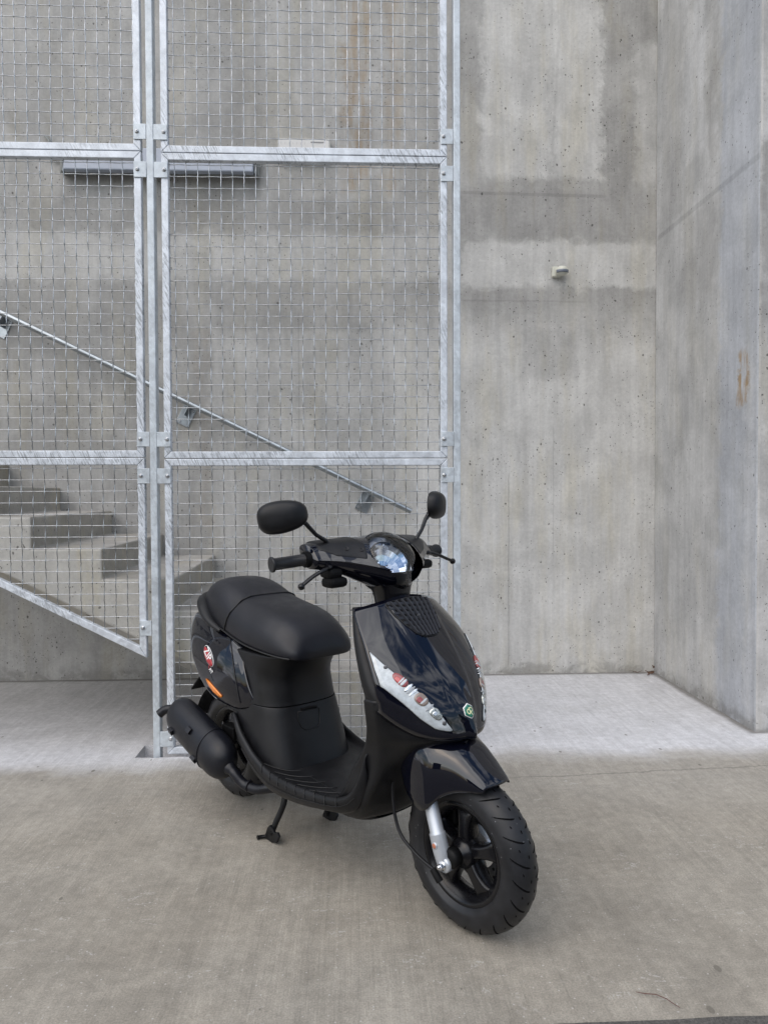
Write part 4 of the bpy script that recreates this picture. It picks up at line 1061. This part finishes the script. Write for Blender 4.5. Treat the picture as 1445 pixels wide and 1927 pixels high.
# centre stand: two bent legs with flared feet
def leg(sg):
    m = MB(); m.tube(bez((-.785, sg*.062, .225), (-.792, sg*.072, .165), (-.790, sg*.086, .115), (-.805, sg*.108, .055), (-.812, sg*.118, .020), n=5), [.011]*5 + [.0105]*5 + [.010]*11, 12)
    o = m.build('stand_leg', M_matte, SR)
    # foot: flattened shoe with a hole and a curled tang
    m = MB(); poly = [(-.842,.004),(-.800,.002),(-.772,.010),(-.758,.034),(-.768,.046),(-.785,.040),(-.796,.050),(-.812,.056),(-.824,.045),(-.836,.020)]
    m.prism(poly, sg*.126, sg*.116); m.build('stand_foot', M_matte, o, bev=.002)
    m = MB(); m.lathe([(0,-.0012),(.0075,-.0012),(.0075,0)], (-.800, sg*.126, .034), 'y', 16); m.build('foot_hole', M_dark, o)
    m = MB(); m.tube([(-.836,sg*.121,.010),(-.848,sg*.135,.008),(-.850,sg*.148,.009)], [.006,.006,.007], 10); m.build('foot_tang', M_matte, o)
leg(-1); leg(1)
m = MB(); m.tube([(-.79,-.072,.165),(-.79,.072,.165)], .008, 10); m.build('stand_crossbar', M_matte, SR)

# ---------------------------------------------------------------- exhaust
a0 = Vector((-1.300, -.186, .322)); a1 = Vector((-1.005, -.186, .236)); ax = (a1-a0).normalized(); sd_ = Vector((0,1,0)); up_ = sd_.cross(ax)*-1
L_ = (a1-a0).length; rows = []
for (t, k) in ((-.052,.25),(-.047,.52),(-.034,.78),(-.014,.93),(.012,1.0),(.10,1.0),(.20,1.0),(.27,1.0),(L_-.02,.985),(L_+.006,.90),(L_+.028,.74),(L_+.042,.52),(L_+.048,.30)):
    c_ = a0 + ax*t; rows.append([c_ + sd_*.060*k*math.cos(2*PI*j/28) + up_*.078*k*math.sin(2*PI*j/28) for j in range(28)])
muf = loft('muffler', rows, M_exh, SR, closed=True, sub=1, cap0=True, cap1=True)
m = MB(); rr_ = []
c_ = a0 + ax*.0
m.tube([a0+ax*.232 + sd_*.0605*math.cos(a)+up_*.0785*math.sin(a) for a in [2*PI*j/40 for j in range(41)]], .0022, 6, False); m.build('muffler_weld', M_exh, muf)
m = MB(); m.tube(bez(a0-ax*.020, a0-ax*.062+Vector((0,0,-.004)), a0-ax*.092+Vector((0,-.022,-.014)), a0-ax*.108+Vector((0,-.042,-.036)), n=5), .0165, 16, True); m.build('tail_pipe', M_exh, muf)
for (t, a) in ((.035, 200), (.150, 150), (.205, 212)):
    c_ = a0+ax*t; aa = R(a); nn = (sd_*math.cos(aa)*.060*1.0+up_*math.sin(aa)*.078); pos_ = c_+nn; nrm = nn.normalized(); tn = ax; bn = nrm.cross(tn)
    Mx = Matrix((tn, bn, nrm)).transposed().to_4x4(); Mx.translation = pos_
    m = MB(); m.box((-.013,-.010,-.004),(.013,-.007,.008), Mx); m.box((-.013,.007,-.004),(.013,.010,.008), Mx); m.box((-.013,-.010,.006),(.013,.010,.009), Mx); m.build('heat_shield_lug', M_exh, muf, bev=.001)
m = MB(); pt = a1+ax*.045
m.tube(bez(pt-ax*.02, pt+ax*.02+Vector((0,.004,-.006)), (-.905,-.165,.178), (-.85,-.150,.172), (-.80,-.13,.185), (-.72,-.09,.205), n=6), [.022]*5+[.0165]*26, 16)
m.build('exhaust_pipe', M_exh, SR)
m = MB(); m.tube([(-.885,-.160,.1755),(-.878,-.158,.175)], .0195, 16); m.build('pipe_clamp', M_exh, SR)
m = MB(); m.box((-1.10,-.135,.285),(-1.02,-.095,.33)); m.build('muffler_bracket', M_dark, SR, bev=.003)

# ---------------------------------------------------------------- handlebar unit
HB = empty('handlebar', (-.385, 0, .90), 0); HB.parent = SR
hx = Vector((-.385, 0, .90))
ht = [ # |y|, x centre, z centre, half depth x, half height z
 (.0, -.378, .948, .102, .078), (.05, -.382, .950, .098, .073), (.09, -.394, .958, .084, .063), (.13, -.410, .966, .066, .052), (.17, -.424, .972, .052, .044), (.205, -.436, .974, .042, .039), (.235, -.444, .974, .034, .034)]
SEC = [(-1.0,.15),(-.93,.60),(-.62,.92),(-.10,1.0),(.40,.86),(.72,.52),(.93,.02),(1.0,-.22),(1.0,-.26),(.93,-.34),(.72,-.62),(.35,-.88),(-.15,-1.0),(-.70,-.85),(-.96,-.40)]
_cs = [tuple(p.xy) for p in bez(*[(a, b_, 0) for a, b_ in SEC + [SEC[0]]], n=4)][:-1]
def head_ring(y_, grow=0, idx=None):
    xc, zc, ax_, az_ = interp(ht, abs(y_)); o_ = []
    for k in (idx if idx is not None else range(len(_cs))):
        px, pz = _cs[k % len(_cs)]; px = px*(ax_+grow); pz = pz*(az_+grow); px -= pz*.42
        o_.append(Vector((xc+px, y_, zc+pz)) - hx)
    return o_
LC = Vector((-.360, .0, .949)); TILT = R(-31)
tilt = Matrix.Rotation(TILT, 4, 'Y'); tinv = tilt.inverted()
def outl(a, ry, rz):     # lens outline: round on top, tapering to the lower tip
    sa = math.sin(a); return (ry*math.cos(a)*(1 - .30*max(0, -sa)**1.3), rz*sa)
rows = [head_ring(-.235 + .47*i/96) for i in range(97)]
hs = loft('handlebar_cover', rows, M_gloss, HB, closed=True, sub=0, cap0=True, cap1=True)
HBV = bvh_of([hs])
bm = bmesh.new(); bm.from_mesh(hs.data); kill = []
for f_ in bm.faces:
    q = tinv @ (f_.calc_center_median() + hx - LC)
    a = math.atan2(q.z/.093, q.y/.100); oy, oz = outl(a, .096, .089)
    if q.x > -.025 and math.hypot(q.y, q.z) < math.hypot(oy, oz): kill.append(f_)
bmesh.ops.delete(bm, geom=kill, context='FACES'); bm.to_mesh(hs.data); bm.free()
# matte switch housings sitting on the top, both sides
for sg in (-1, 1):
    rows = []
    for i in range(25):
        y_ = sg*(.088 + .132*i/24); g = .0035 if 0 < i < 24 else -.002
        cut = max(0, 4-i)*1
        idx = list(range(5, 25 - min(cut*2, 7) + (0)))
        if i > 16: idx = list(range(5, 25 - (i-16)//2))
        n_i = 20; lo_, hi_ = idx[0], idx[-1]; ring = []
        xc, zc, ax_, az_ = interp(ht, abs(y_))
        for k in range(n_i+1):
            t = lo_ + (hi_-lo_)*k/n_i; k0 = int(t); fr_ = t-k0; (pa, qa), (pb, qb) = _cs[k0], _cs[min(k0+1, len(_cs)-1)]
            gg = g if 0 < k < n_i else -.002
            px = (pa+(pb-pa)*fr_)*(ax_+gg); pz = (qa+(qb-qa)*fr_)*(az_+gg); px -= pz*.42
            ring.append(Vector((xc+px, y_, zc+pz)) - hx)
        rows.append(ring)
    so_ = loft('switch_housing', rows, M_matte, HB, sub=1)
    if sg < 0:
        SWB = bvh_of([so_])
        for (yy_, zz_) in ((-.148, .995), (-.112, .992)):
            h = SWB.ray_cast(Vector((.3, yy_, zz_-.90)), Vector((-1,0,0)))
            if h[0] is not None:
                n_ = h[1] if h[1].x > 0 else -h[1]; q_ = n_.to_track_quat('Y','Z').to_matrix().to_4x4(); q_.translation = h[0]+n_*.0002
                m = MB(); m.lathe([(.0, -.003),(.0052,.0006),(.0066,.0018),(.0072,.0003)], (0,0,0), 'y', 20); m.v = [q_ @ p_ for p_ in m.v]; m.build('screw_hole', M_seam, so_)
# headlamp: reflector bowl, bulb and clear domed lens
def place(rows, c_): return [[(tilt @ p) + c_ - hx for p in rw] for rw in rows]
def dome(rx, ry, rz, n=40, m_=12):
    rows = []
    for i in range(m_+1):
        t = (i/m_)*PI/2
        rows.append([Vector((rx*math.cos(t), outl(2*PI*k/n, ry*math.sin(t), rz*math.sin(t))[0], rz*math.sin(t)*math.sin(2*PI*k/n))) for k in range(n)])
    return rows
lens = loft('headlamp_lens', place(dome(.060, .102, .097), LC), M_glass, HB, closed=True, sub=1)
# concave faceted reflector set low in the lamp, dark glossy surround above it
rf = []
RC = LC + tilt.to_3x3() @ Vector((.000, 0, -.015))
for i in range(11):
    q = i/10; dpt = -.034 + .032*(q**2)
    rf.append([Vector((dpt + (.0001 if (k//3) % 2 else -.0001)*(1 if 1 < i < 10 else 0) + (.0003 if i % 2 else 0), outl(2*PI*k/60, .089*q, .080*q)[0], .081*q*math.sin(2*PI*k/60))) for k in range(60)])
rt = Matrix.Rotation(R(2), 4, 'Y')
rfo = loft('headlamp_reflector', [[(tilt @ (rt @ p)) + RC - hx for p in rw] for rw in rf[1:]], M_refl, HB, closed=True, sub=0, cap0=True)
for p in rfo.data.polygons: p.use_smooth = False
sr = []
for (q, d_) in ((.0, .004), (.25, .006), (.6, .004), (1.0, -.004)):
    sr.append([ (tilt @ Vector(((.006 if q == 0 else 0) + d_ - .006, outl(a, .088+(.102-.088)*q, 0)[0], (.080+(.097-.080)*q)*math.sin(a) - .014*(1-q)))) + LC - hx for a in [2*PI*k/48 for k in range(48)]])
loft('headlamp_surround', sr, simple('smoky_chrome', (.36,.39,.45), .30, 1.0), HB, closed=True, sub=1)
m = MB(); m.tube([(tilt @ Vector((-.030,0,-.012)))+LC-hx, (tilt @ Vector((-.004,0,-.012)))+LC-hx], [.010,.008], 14); m.build('headlamp_bulb', M_glass, HB)
bzr = []
for (x_, k_) in ((.0015,1.0), (-.004,1.012), (-.016,.98), (-.036,.90), (-.070,.74)):
    bzr.append([(tilt @ Vector((x_, outl(2*PI*k/48, .1022*k_, .0972*k_)[0], .0972*k_*math.sin(2*PI*k/48)))) + LC - hx for k in range(48)])
loft('headlamp_bezel', bzr, M_gloss, HB, closed=True, sub=1)
m = MB(); m.tube([(tilt @ Vector((-.001, outl(2*PI*k/48, .1025, .0975)[0], outl(2*PI*k/48, .1025, .0975)[1])))+LC-hx for k in range(49)], .0032, 8, False); m.build('lens_trim', M_gloss, HB)
# neck
rows = []
for (z_, x0, x1, hw) in ((.83, -.395, -.300, .048), (.865, -.400, -.300, .052), (.89, -.42, -.300, .066), (.91, -.445, -.30, .092), (.925, -.46, -.30, .115)):
    rows.append([Vector((p[0], p[1], p[2]))-hx for p in ring_box(x0, x1, hw, z_, 2.6, 24)])
loft('handlebar_neck', rows, M_rim, HB, closed=True, sub=1)
m = MB(); m.lathe([(.030,0),(.030,.035)], Vector((-.345,0,.845))-hx, 'z', 24); m.lathe([(.034,.008),(.036,.012),(.034,.016)], Vector((-.345,0,.845))-hx, 'z', 24); m.build('steering_bearing', M_iron, HB)
for sg in (-1, 1):
    # bar end, grip, lever, perch
    m = MB(); m.tube([Vector((-.442, sg*.20, .969))-hx, Vector((-.450, sg*.246, .966))-hx], [.027, .022], 20); m.build('bar_sleeve', M_dark, HB)
    g0 = Vector((-.447, sg*.222, .968)) - hx; g1 = Vector((-.474, sg*.343, .957)) - hx; dg_ = (g1-g0); Lg = dg_.length; dg_.normalize()
    m = MB(); m.tube([g0, g0+dg_*.004, g0+dg_*.012, g0+dg_*.014, g1-dg_*.010, g1-dg_*.007, g1-dg_*.001, g1], [.0225,.0235,.0235,.0165,.0165,.0215,.0215,.018], 24); gr = m.build('grip', M_tyre, HB)
    # raised pips of the grip
    m = MB(); sdv = dg_.cross(Vector((0,0,1))).normalized(); upv = sdv.cross(dg_)
    for i in range(15):
        for k in range(16):
            a = 2*PI*(k+(i%2)*.5)/16; c_ = g0+dg_*(.020+i*.0068); e = sdv*math.cos(a)+upv*math.sin(a); tt = e.cross(dg_); p_ = c_+e*.0163
            m.add([p_+dg_*.0023, p_+tt*.0019, p_-dg_*.0023, p_-tt*.0019, p_+e*.0014], [(0,1,4),(1,2,4),(2,3,4),(3,0,4)])
    m.build('grip_texture', M_tyre, gr)
    m = MB(); m.tube(bez(Vector((-.400, sg*.190, .950))-hx, Vector((-.385, sg*.215, .945))-hx, Vector((-.378, sg*.240, .940))-hx, Vector((-.385, sg*.270, .925))-hx, Vector((-.392, sg*.298, .905))-hx, n=6) if sg < 0 else
                     bez(Vector((-.400, sg*.190, .962))-hx, Vector((-.392, sg*.215, .962))-hx, Vector((-.386, sg*.250, .953))-hx, Vector((-.382, sg*.285, .940))-hx, Vector((-.380, sg*.310, .931))-hx, n=6), [.010]*6+[.0068]*19, 12, True, .75)
    lv = m.build('brake_lever', M_rim, HB)
    m = MB(); e_ = Vector((-.393, sg*.302, .901))-hx if sg < 0 else Vector((-.380, sg*.314, .929))-hx
    m.lathe([(0,-.0095),(.0055,-.008),(.0088,-.004),(.0095,0),(.0088,.004),(.0055,.008),(0,.0095)], e_, 'y', 16); m.build('lever_ball', M_rim, lv)
    m = MB(); m.box(Vector((-.425, min(sg*.165, sg*.215), .915))-hx, Vector((-.375, max(sg*.165, sg*.215), .942))-hx); m.build('lever_perch', M_dark, HB, bev=.010)
    if sg < 0:
        m = MB(); m.lathe([(0,-.004),(.006,-.004),(.006,0)], Vector((-.395,-.198,.964))-hx, 'x', 14); m.build('pivot_screw', M_chrome, HB)
        m = MB(); m.box(Vector((-.420,-.215,.888))-hx, Vector((-.370,-.150,.918))-hx); m.build('horn_switch', M_dark, HB, bev=.012)
# ---------------------------------------------------------------- mirrors
def mirror(sg, base, top, c_, ang, sw, sh, tiltr):
    m = MB(); mid = (Vector(base)+Vector(top))/2 + Vector((0, sg*.004, 0))
    m.tube([Vector(base)-hx+Vector((0,0,-.012)), Vector(base)-hx+Vector((0,0,.002)), Vector(base)-hx+Vector((0,sg*.008,.014)), mid-hx, Vector(top)-hx, (Vector(top)*.6+Vector(c_)*.4)-hx], [.0085,.0075,.0062,.0058,.0066,.009], 14)
    st_ = m.build('mirror_stem', M_rim, HB)
    nrm = Vector((math.cos(ang), math.sin(ang)*sg, 0)); sdv = Vector((-nrm.y, nrm.x, 0)); upv = Vector((0,0,1))
    Rm = Matrix.Rotation(tiltr, 3, nrm); sdv = Rm @ sdv; upv = Rm @ upv
    rows = []
    for (d_, k) in ((-.010,.93),(-.012,.97),(-.006,1.0),(.004,.985),(.014,.93),(.022,.82),(.028,.62),(.031,.36),(.032,.12)):
        ring = []
        for j in range(32):
            a = 2*PI*j/32; ca, sa = math.cos(a), math.sin(a)
            px = sw*k*math.copysign(abs(ca)**.66, ca); pz = sh*k*math.copysign(abs(sa)**.70, sa)
            # inner end narrower than the outer
            inner = (px*-1 if (sdv.y*sg) > 0 else px)/sw
            pz *= 1 - .20*max(0, inner) ; 
            ring.append(Vector(c_) - hx + nrm*d_ + sdv*px + upv*pz)
        rows.append(ring)
    hd = loft('mirror_housing', rows, M_matte, HB, closed=True, sub=1, cap1=True)
    ring = rows[0]; v = [q - nrm*.0005 for q in ring]; link_mesh('mirror_glass', v, [tuple(range(32))], M_refl, hd)
mirror(-1, (-.428,-.176,1.003), (-.440,-.248,1.068), (-.452,-.318,1.088), R(38), .070, .046, R(10))
mirror(1, (-.418,.178,.998), (-.435,.244,1.066), (-.437,.294,1.112), R(25), .060, .046, R(-6))
HB.rotation_euler = (0, 0, R(3))

# ---------------------------------------------------------------- details on the front shell
def fs(pts, off, flip=1): return drape(SB, [(.3, y_, z_) for y_, z_ in pts], (-1, 0, 0), off)
def shell_patch(pts, off, mat, name, parent, thick=True, dense=(.02,.35,.7,1.0)):
    n = len(pts); cy_ = sum(p[0] for p in pts)/n; cz_ = sum(p[1] for p in pts)/n
    rings = [fs([(cy_+(p[0]-cy_)*s_, cz_+(p[1]-cz_)*s_) for p in pts], off) for s_ in dense] + [fs(pts, .0002)]
    v = [q for rg in rings for q in rg]; fc = [(i*n+k, i*n+(k+1)%n, (i+1)*n+(k+1)%n, (i+1)*n+k) for i in range(len(rings)-1) for k in range(n)] + [tuple(range(n))]
    return link_mesh(name, v, fc, mat, parent, True)
def resample(poly, n):
    pts = [Vector((p[0], p[1])) for p in poly]; pts.append(pts[0]); ls = [0]
    for a, b_ in zip(pts, pts[1:]): ls.append(ls[-1]+(b_-a).length)
    o_ = []
    for k in range(n):
        t = ls[-1]*k/n
        for i in range(len(ls)-1):
            if ls[i] <= t <= ls[i+1]+1e-9: q = (t-ls[i])/(ls[i+1]-ls[i]+1e-12); p_ = pts[i].lerp(pts[i+1], q); o_.append((p_.x, p_.y)); break
    return o_
# recessed grille
gpoly = [(-.084,.836),(-.080,.844),(-.040,.850),(0,.852),(.040,.850),(.080,.844),(.084,.836),(.078,.812),(.064,.788),(.044,.766),(.026,.757),(0,.755),(-.026,.757),(-.044,.766),(-.064,.788),(-.078,.812)]
gp_ = resample(gpoly, 64)
M_slat = simple('grille_slat_plastic', (.020, .021, .026), .38, spec=.5)
M_bar = simple('grille_bar_plastic', (.030, .032, .040), .34, spec=.5)
grl = shell_patch(gp_, .0010, M_dark, 'grille', SR)
def inside(y_, z_, poly):
    c_ = False
    for (y0, z0), (y1, z1) in zip(poly, poly[1:]+poly[:1]):
        if (z0 > z_) != (z1 > z_) and y_ < (y1-y0)*(z_-z0)/(z1-z0)+y0: c_ = not c_
    return c_
def clipped(pts): return [p for p in pts if inside(p[0], p[1], gpoly)]
for k in range(8):
    yb = -.0735 + .021*k
    ln = clipped([(yb*(1-.50*t), .852-.100*t) for t in [i/40 for i in range(41)]])
    if len(ln) > 3:
        a_ = fs(ln, .0018); m = MB()
        L_ = []
        for i_, p_ in enumerate(a_): L_.append((p_+Vector((0,-.0030,0)), p_+Vector((.0055,-.0018,.003)), p_+Vector((.0055,.0018,.003)), p_+Vector((0,.0030,0))))
        v = [q for rw in L_ for q in rw]; m.add(v, [(4*i_+j_, 4*i_+j_+1, 4*i_+4+j_+1, 4*i_+4+j_) for i_ in range(len(L_)-1) for j_ in range(3)], False)
        m.build('grille_bar', M_bar, grl)
for k in range(8):
    zb_ = .838 - .0120*k
    ln = clipped([(-.10+.20*t, zb_ + .004*math.cos(3*t)) for t in [i/60 for i in range(61)]])
    if len(ln) > 3:
        a_ = fs(ln, .0014); v = []
        for p_ in a_: v += [p_+Vector((.0005,0,.0040)), p_+Vector((.0030,0,-.0030))]
        m = MB(); m.add(v, [(2*i_, 2*i_+1, 2*i_+3, 2*i_+2) for i_ in range(len(a_)-1)], True); m.build('grille_slat', M_slat, grl)
q = fs(gp_+[gp_[0]], .0012); m = MB(); m.tube(q, .0016, 6, False); m.build('grille_edge', M_seam, grl)
for y_ in (-.012, .010):
    pass
h_ = fs([(-.006,.806)], .004)[0]; m = MB(); m.lathe([(0,.0035),(.0035,.003),(.005,.001),(.005,-.002)], h_, 'x', 14); m.build('grille_screw', M_iron, grl)
# turn signal lenses, both sides
IND = [(-.1881,.7313),(-.1739,.7037),(-.1467,.6645),(-.1173,.6314),(-.0926,.5922),(-.0582,.5344),(-.0678,.5335),(-.0982,.5415),(-.1289,.5695),(-.1618,.6118),(-.1925,.6483),(-.1973,.6515),(-.1954,.6902)]
def sub_poly(t0, t1, w0=-.9, w1=.9):
    # along the lens axis from upper tip to lower tip
    A = Vector((-.190,.722)); B = Vector((-.066,.538)); d_ = (B-A).normalized(); n_ = Vector((d_.y, -d_.x)); Lx = (B-A).length
    def half(t): return .0205*math.sin(PI*min(1, max(0, (t*.92+.04))))**.75
    o_ = []
    for i_ in range(9): t = t0+(t1-t0)*i_/8; p_ = A+d_*Lx*t + n_*half(t)*w1*1.0; o_.append((p_.x, p_.y))
    for i_ in range(9): t = t1-(t1-t0)*i_/8; p_ = A+d_*Lx*t + n_*half(t)*w0*1.0; o_.append((p_.x, p_.y))
    return o_
def sub_ell(tc_, dt_, wc_, dw_, n=28):
    A = Vector((-.190,.722)); B = Vector((-.066,.538)); d_ = (B-A).normalized(); n_ = Vector((d_.y, -d_.x)); Lx = (B-A).length; o_ = []
    hf = lambda t: .0205*math.sin(PI*min(1, max(0, (t*.92+.04))))**.75
    for k in range(n):
        a = 2*PI*k/n; ca, sa = math.cos(a), math.sin(a); t = tc_ + dt_*math.copysign(abs(ca)**.8, ca); w_ = wc_ + dw_*math.copysign(abs(sa)**.8, sa)
        p_ = A + d_*Lx*t + n_*hf(t)*w_; o_.append((p_.x, p_.y))
    return o_
M_redglow = simple('red_bulb_core', (.55,.10,.09), .2, coat=.8)
M_ribg = simple('grey_lens_rib', (.34,.36,.38), .2, coat=.6)
M_facet = simple('clear_bulb_facets', (.42,.44,.42), .12, .6, nscale=160, namt=.7, bump=1, bscale=200)
M_indw = simple('clear_indicator_lens', (.50,.54,.56), .10, coat=1.0, nscale=70, namt=.14, bump=.22, bscale=120)
M_indm = simple('mirror_facets', (.80,.83,.85), .12, .9, nscale=90, namt=.2, bump=.8, bscale=260)
for sg in (-1, 1):
    f_ = lambda P_: [(-p[0]*(-sg) if False else (p[0] if sg < 0 else -p[0]), p[1]) for p in P_]
    ind = shell_patch(resample(f_(IND), 56), .0042, M_indw, 'turn_signal', SR, dense=(.02,.3,.6,.85,.97))
    q = fs(resample(f_(IND), 56) + [resample(f_(IND), 56)[0]], .0008); m = MB(); m.tube(q, .0016, 6, False); m.build('lens_gasket', M_seam, ind)
    for (tc_, dt_, wc_, dw_, mt, nm, of_) in ((.315,.078,.02,.64,M_redlens,'red_bulb',.0046), (.300,.030,.22,.34,M_redglow,'bulb_core',.0051), (.350,.012,.0,.62,M_indw,'lens_rib',.0052), (.325,.007,.0,.66,M_indw,'lens_rib',.0052),
            (.415,.014,.05,.70,M_indm,'facet_panel',.0046), (.445,.010,.05,.70,M_ribg,'lens_rib',.0046), (.475,.010,.05,.70,M_indm,'facet_panel',.0046), (.575,.070,.02,.70,M_amberb,'smoky_bulb',.0046), (.565,.030,.2,.36,M_redlens,'bulb_core',.0051), (.60,.010,-.05,.55,M_indw,'lens_rib',.0052),
            (.685,.012,.0,.70,M_ribg,'lens_rib',.0046), (.775,.072,.0,.72,M_facet,'clear_bulb',.0046), (.765,.024,.1,.34,M_indm,'bulb_core',.0051)):
        shell_patch(f_(sub_ell(tc_, dt_, wc_, dw_)), of_, mt, nm, ind)
    for t in (.155, .90):
        c_ = sub_poly(t-.016, t+.016, -.25, .25); cy_ = sum(p[0] for p in c_)/len(c_); cz_ = sum(p[1] for p in c_)/len(c_)
        p_ = fs(f_([(cy_, cz_)]), .0050)[0]; m = MB(); nn = Vector((1, sg*.75, .25)).normalized(); qm = nn.to_track_quat('Y','Z').to_matrix().to_4x4(); qm.translation = p_
        m.lathe([(0,.0016),(.0018,.0008),(.0042,.0016),(.0056,.0002)], (0,0,0), 'y', 18); m.v = [qm @ x_ for x_ in m.v]; m.build('lens_screw', M_iron, ind)
# hexagon badge
def hexa(r_, cy_=-.003, cz_=.577): return [(cy_ + r_*math.cos(R(90+60*k))*1.0, cz_ + r_*math.sin(R(90+60*k))*1.0) for k in range(6)]
bd = shell_patch(resample(hexa(.0185), 36), .0016, M_white, 'hexagon_badge', SR)
shell_patch(resample(hexa(.0160), 36), .0022, M_green, 'badge_field', bd)
def stroke(pts, wd, off, mt, nm):
    v = []
    for i_, p_ in enumerate(pts):
        a_ = Vector(pts[max(0, i_-1)]); b_ = Vector(pts[min(len(pts)-1, i_+1)]); d_ = (b_-a_).normalized(); n_ = Vector((-d_.y, d_.x))*wd
        v += [(p_[0]+n_.x, p_[1]+n_.y), (p_[0]-n_.x, p_[1]-n_.y)]
    q = fs(v, off); link_mesh(nm, q, [(2*i_, 2*i_+1, 2*i_+3, 2*i_+2) for i_ in range(len(pts)-1)], mt, bd)
def arc(cy_, cz_, ry, rz, a0_, a1_, n=14): return [(cy_+ry*math.cos(R(a0_+(a1_-a0_)*k/n)), cz_+rz*math.sin(R(a0_+(a1_-a0_)*k/n))) for k in range(n+1)]
by, bz_ = -.003, .577
stroke(arc(by-.0035, bz_-.001, .0042, .0052, 60, 400), .0012, .0028, M_cream, 'badge_emblem')
stroke([(by-.001, bz_+.008), (by+.001, bz_-.001), (by+.0045, bz_-.010)], .0012, .0029, M_cream, 'badge_emblem')
stroke(arc(by+.004, bz_+.003, .0048, .0045, 130, -130), .0012, .0028, M_cream, 'badge_emblem')
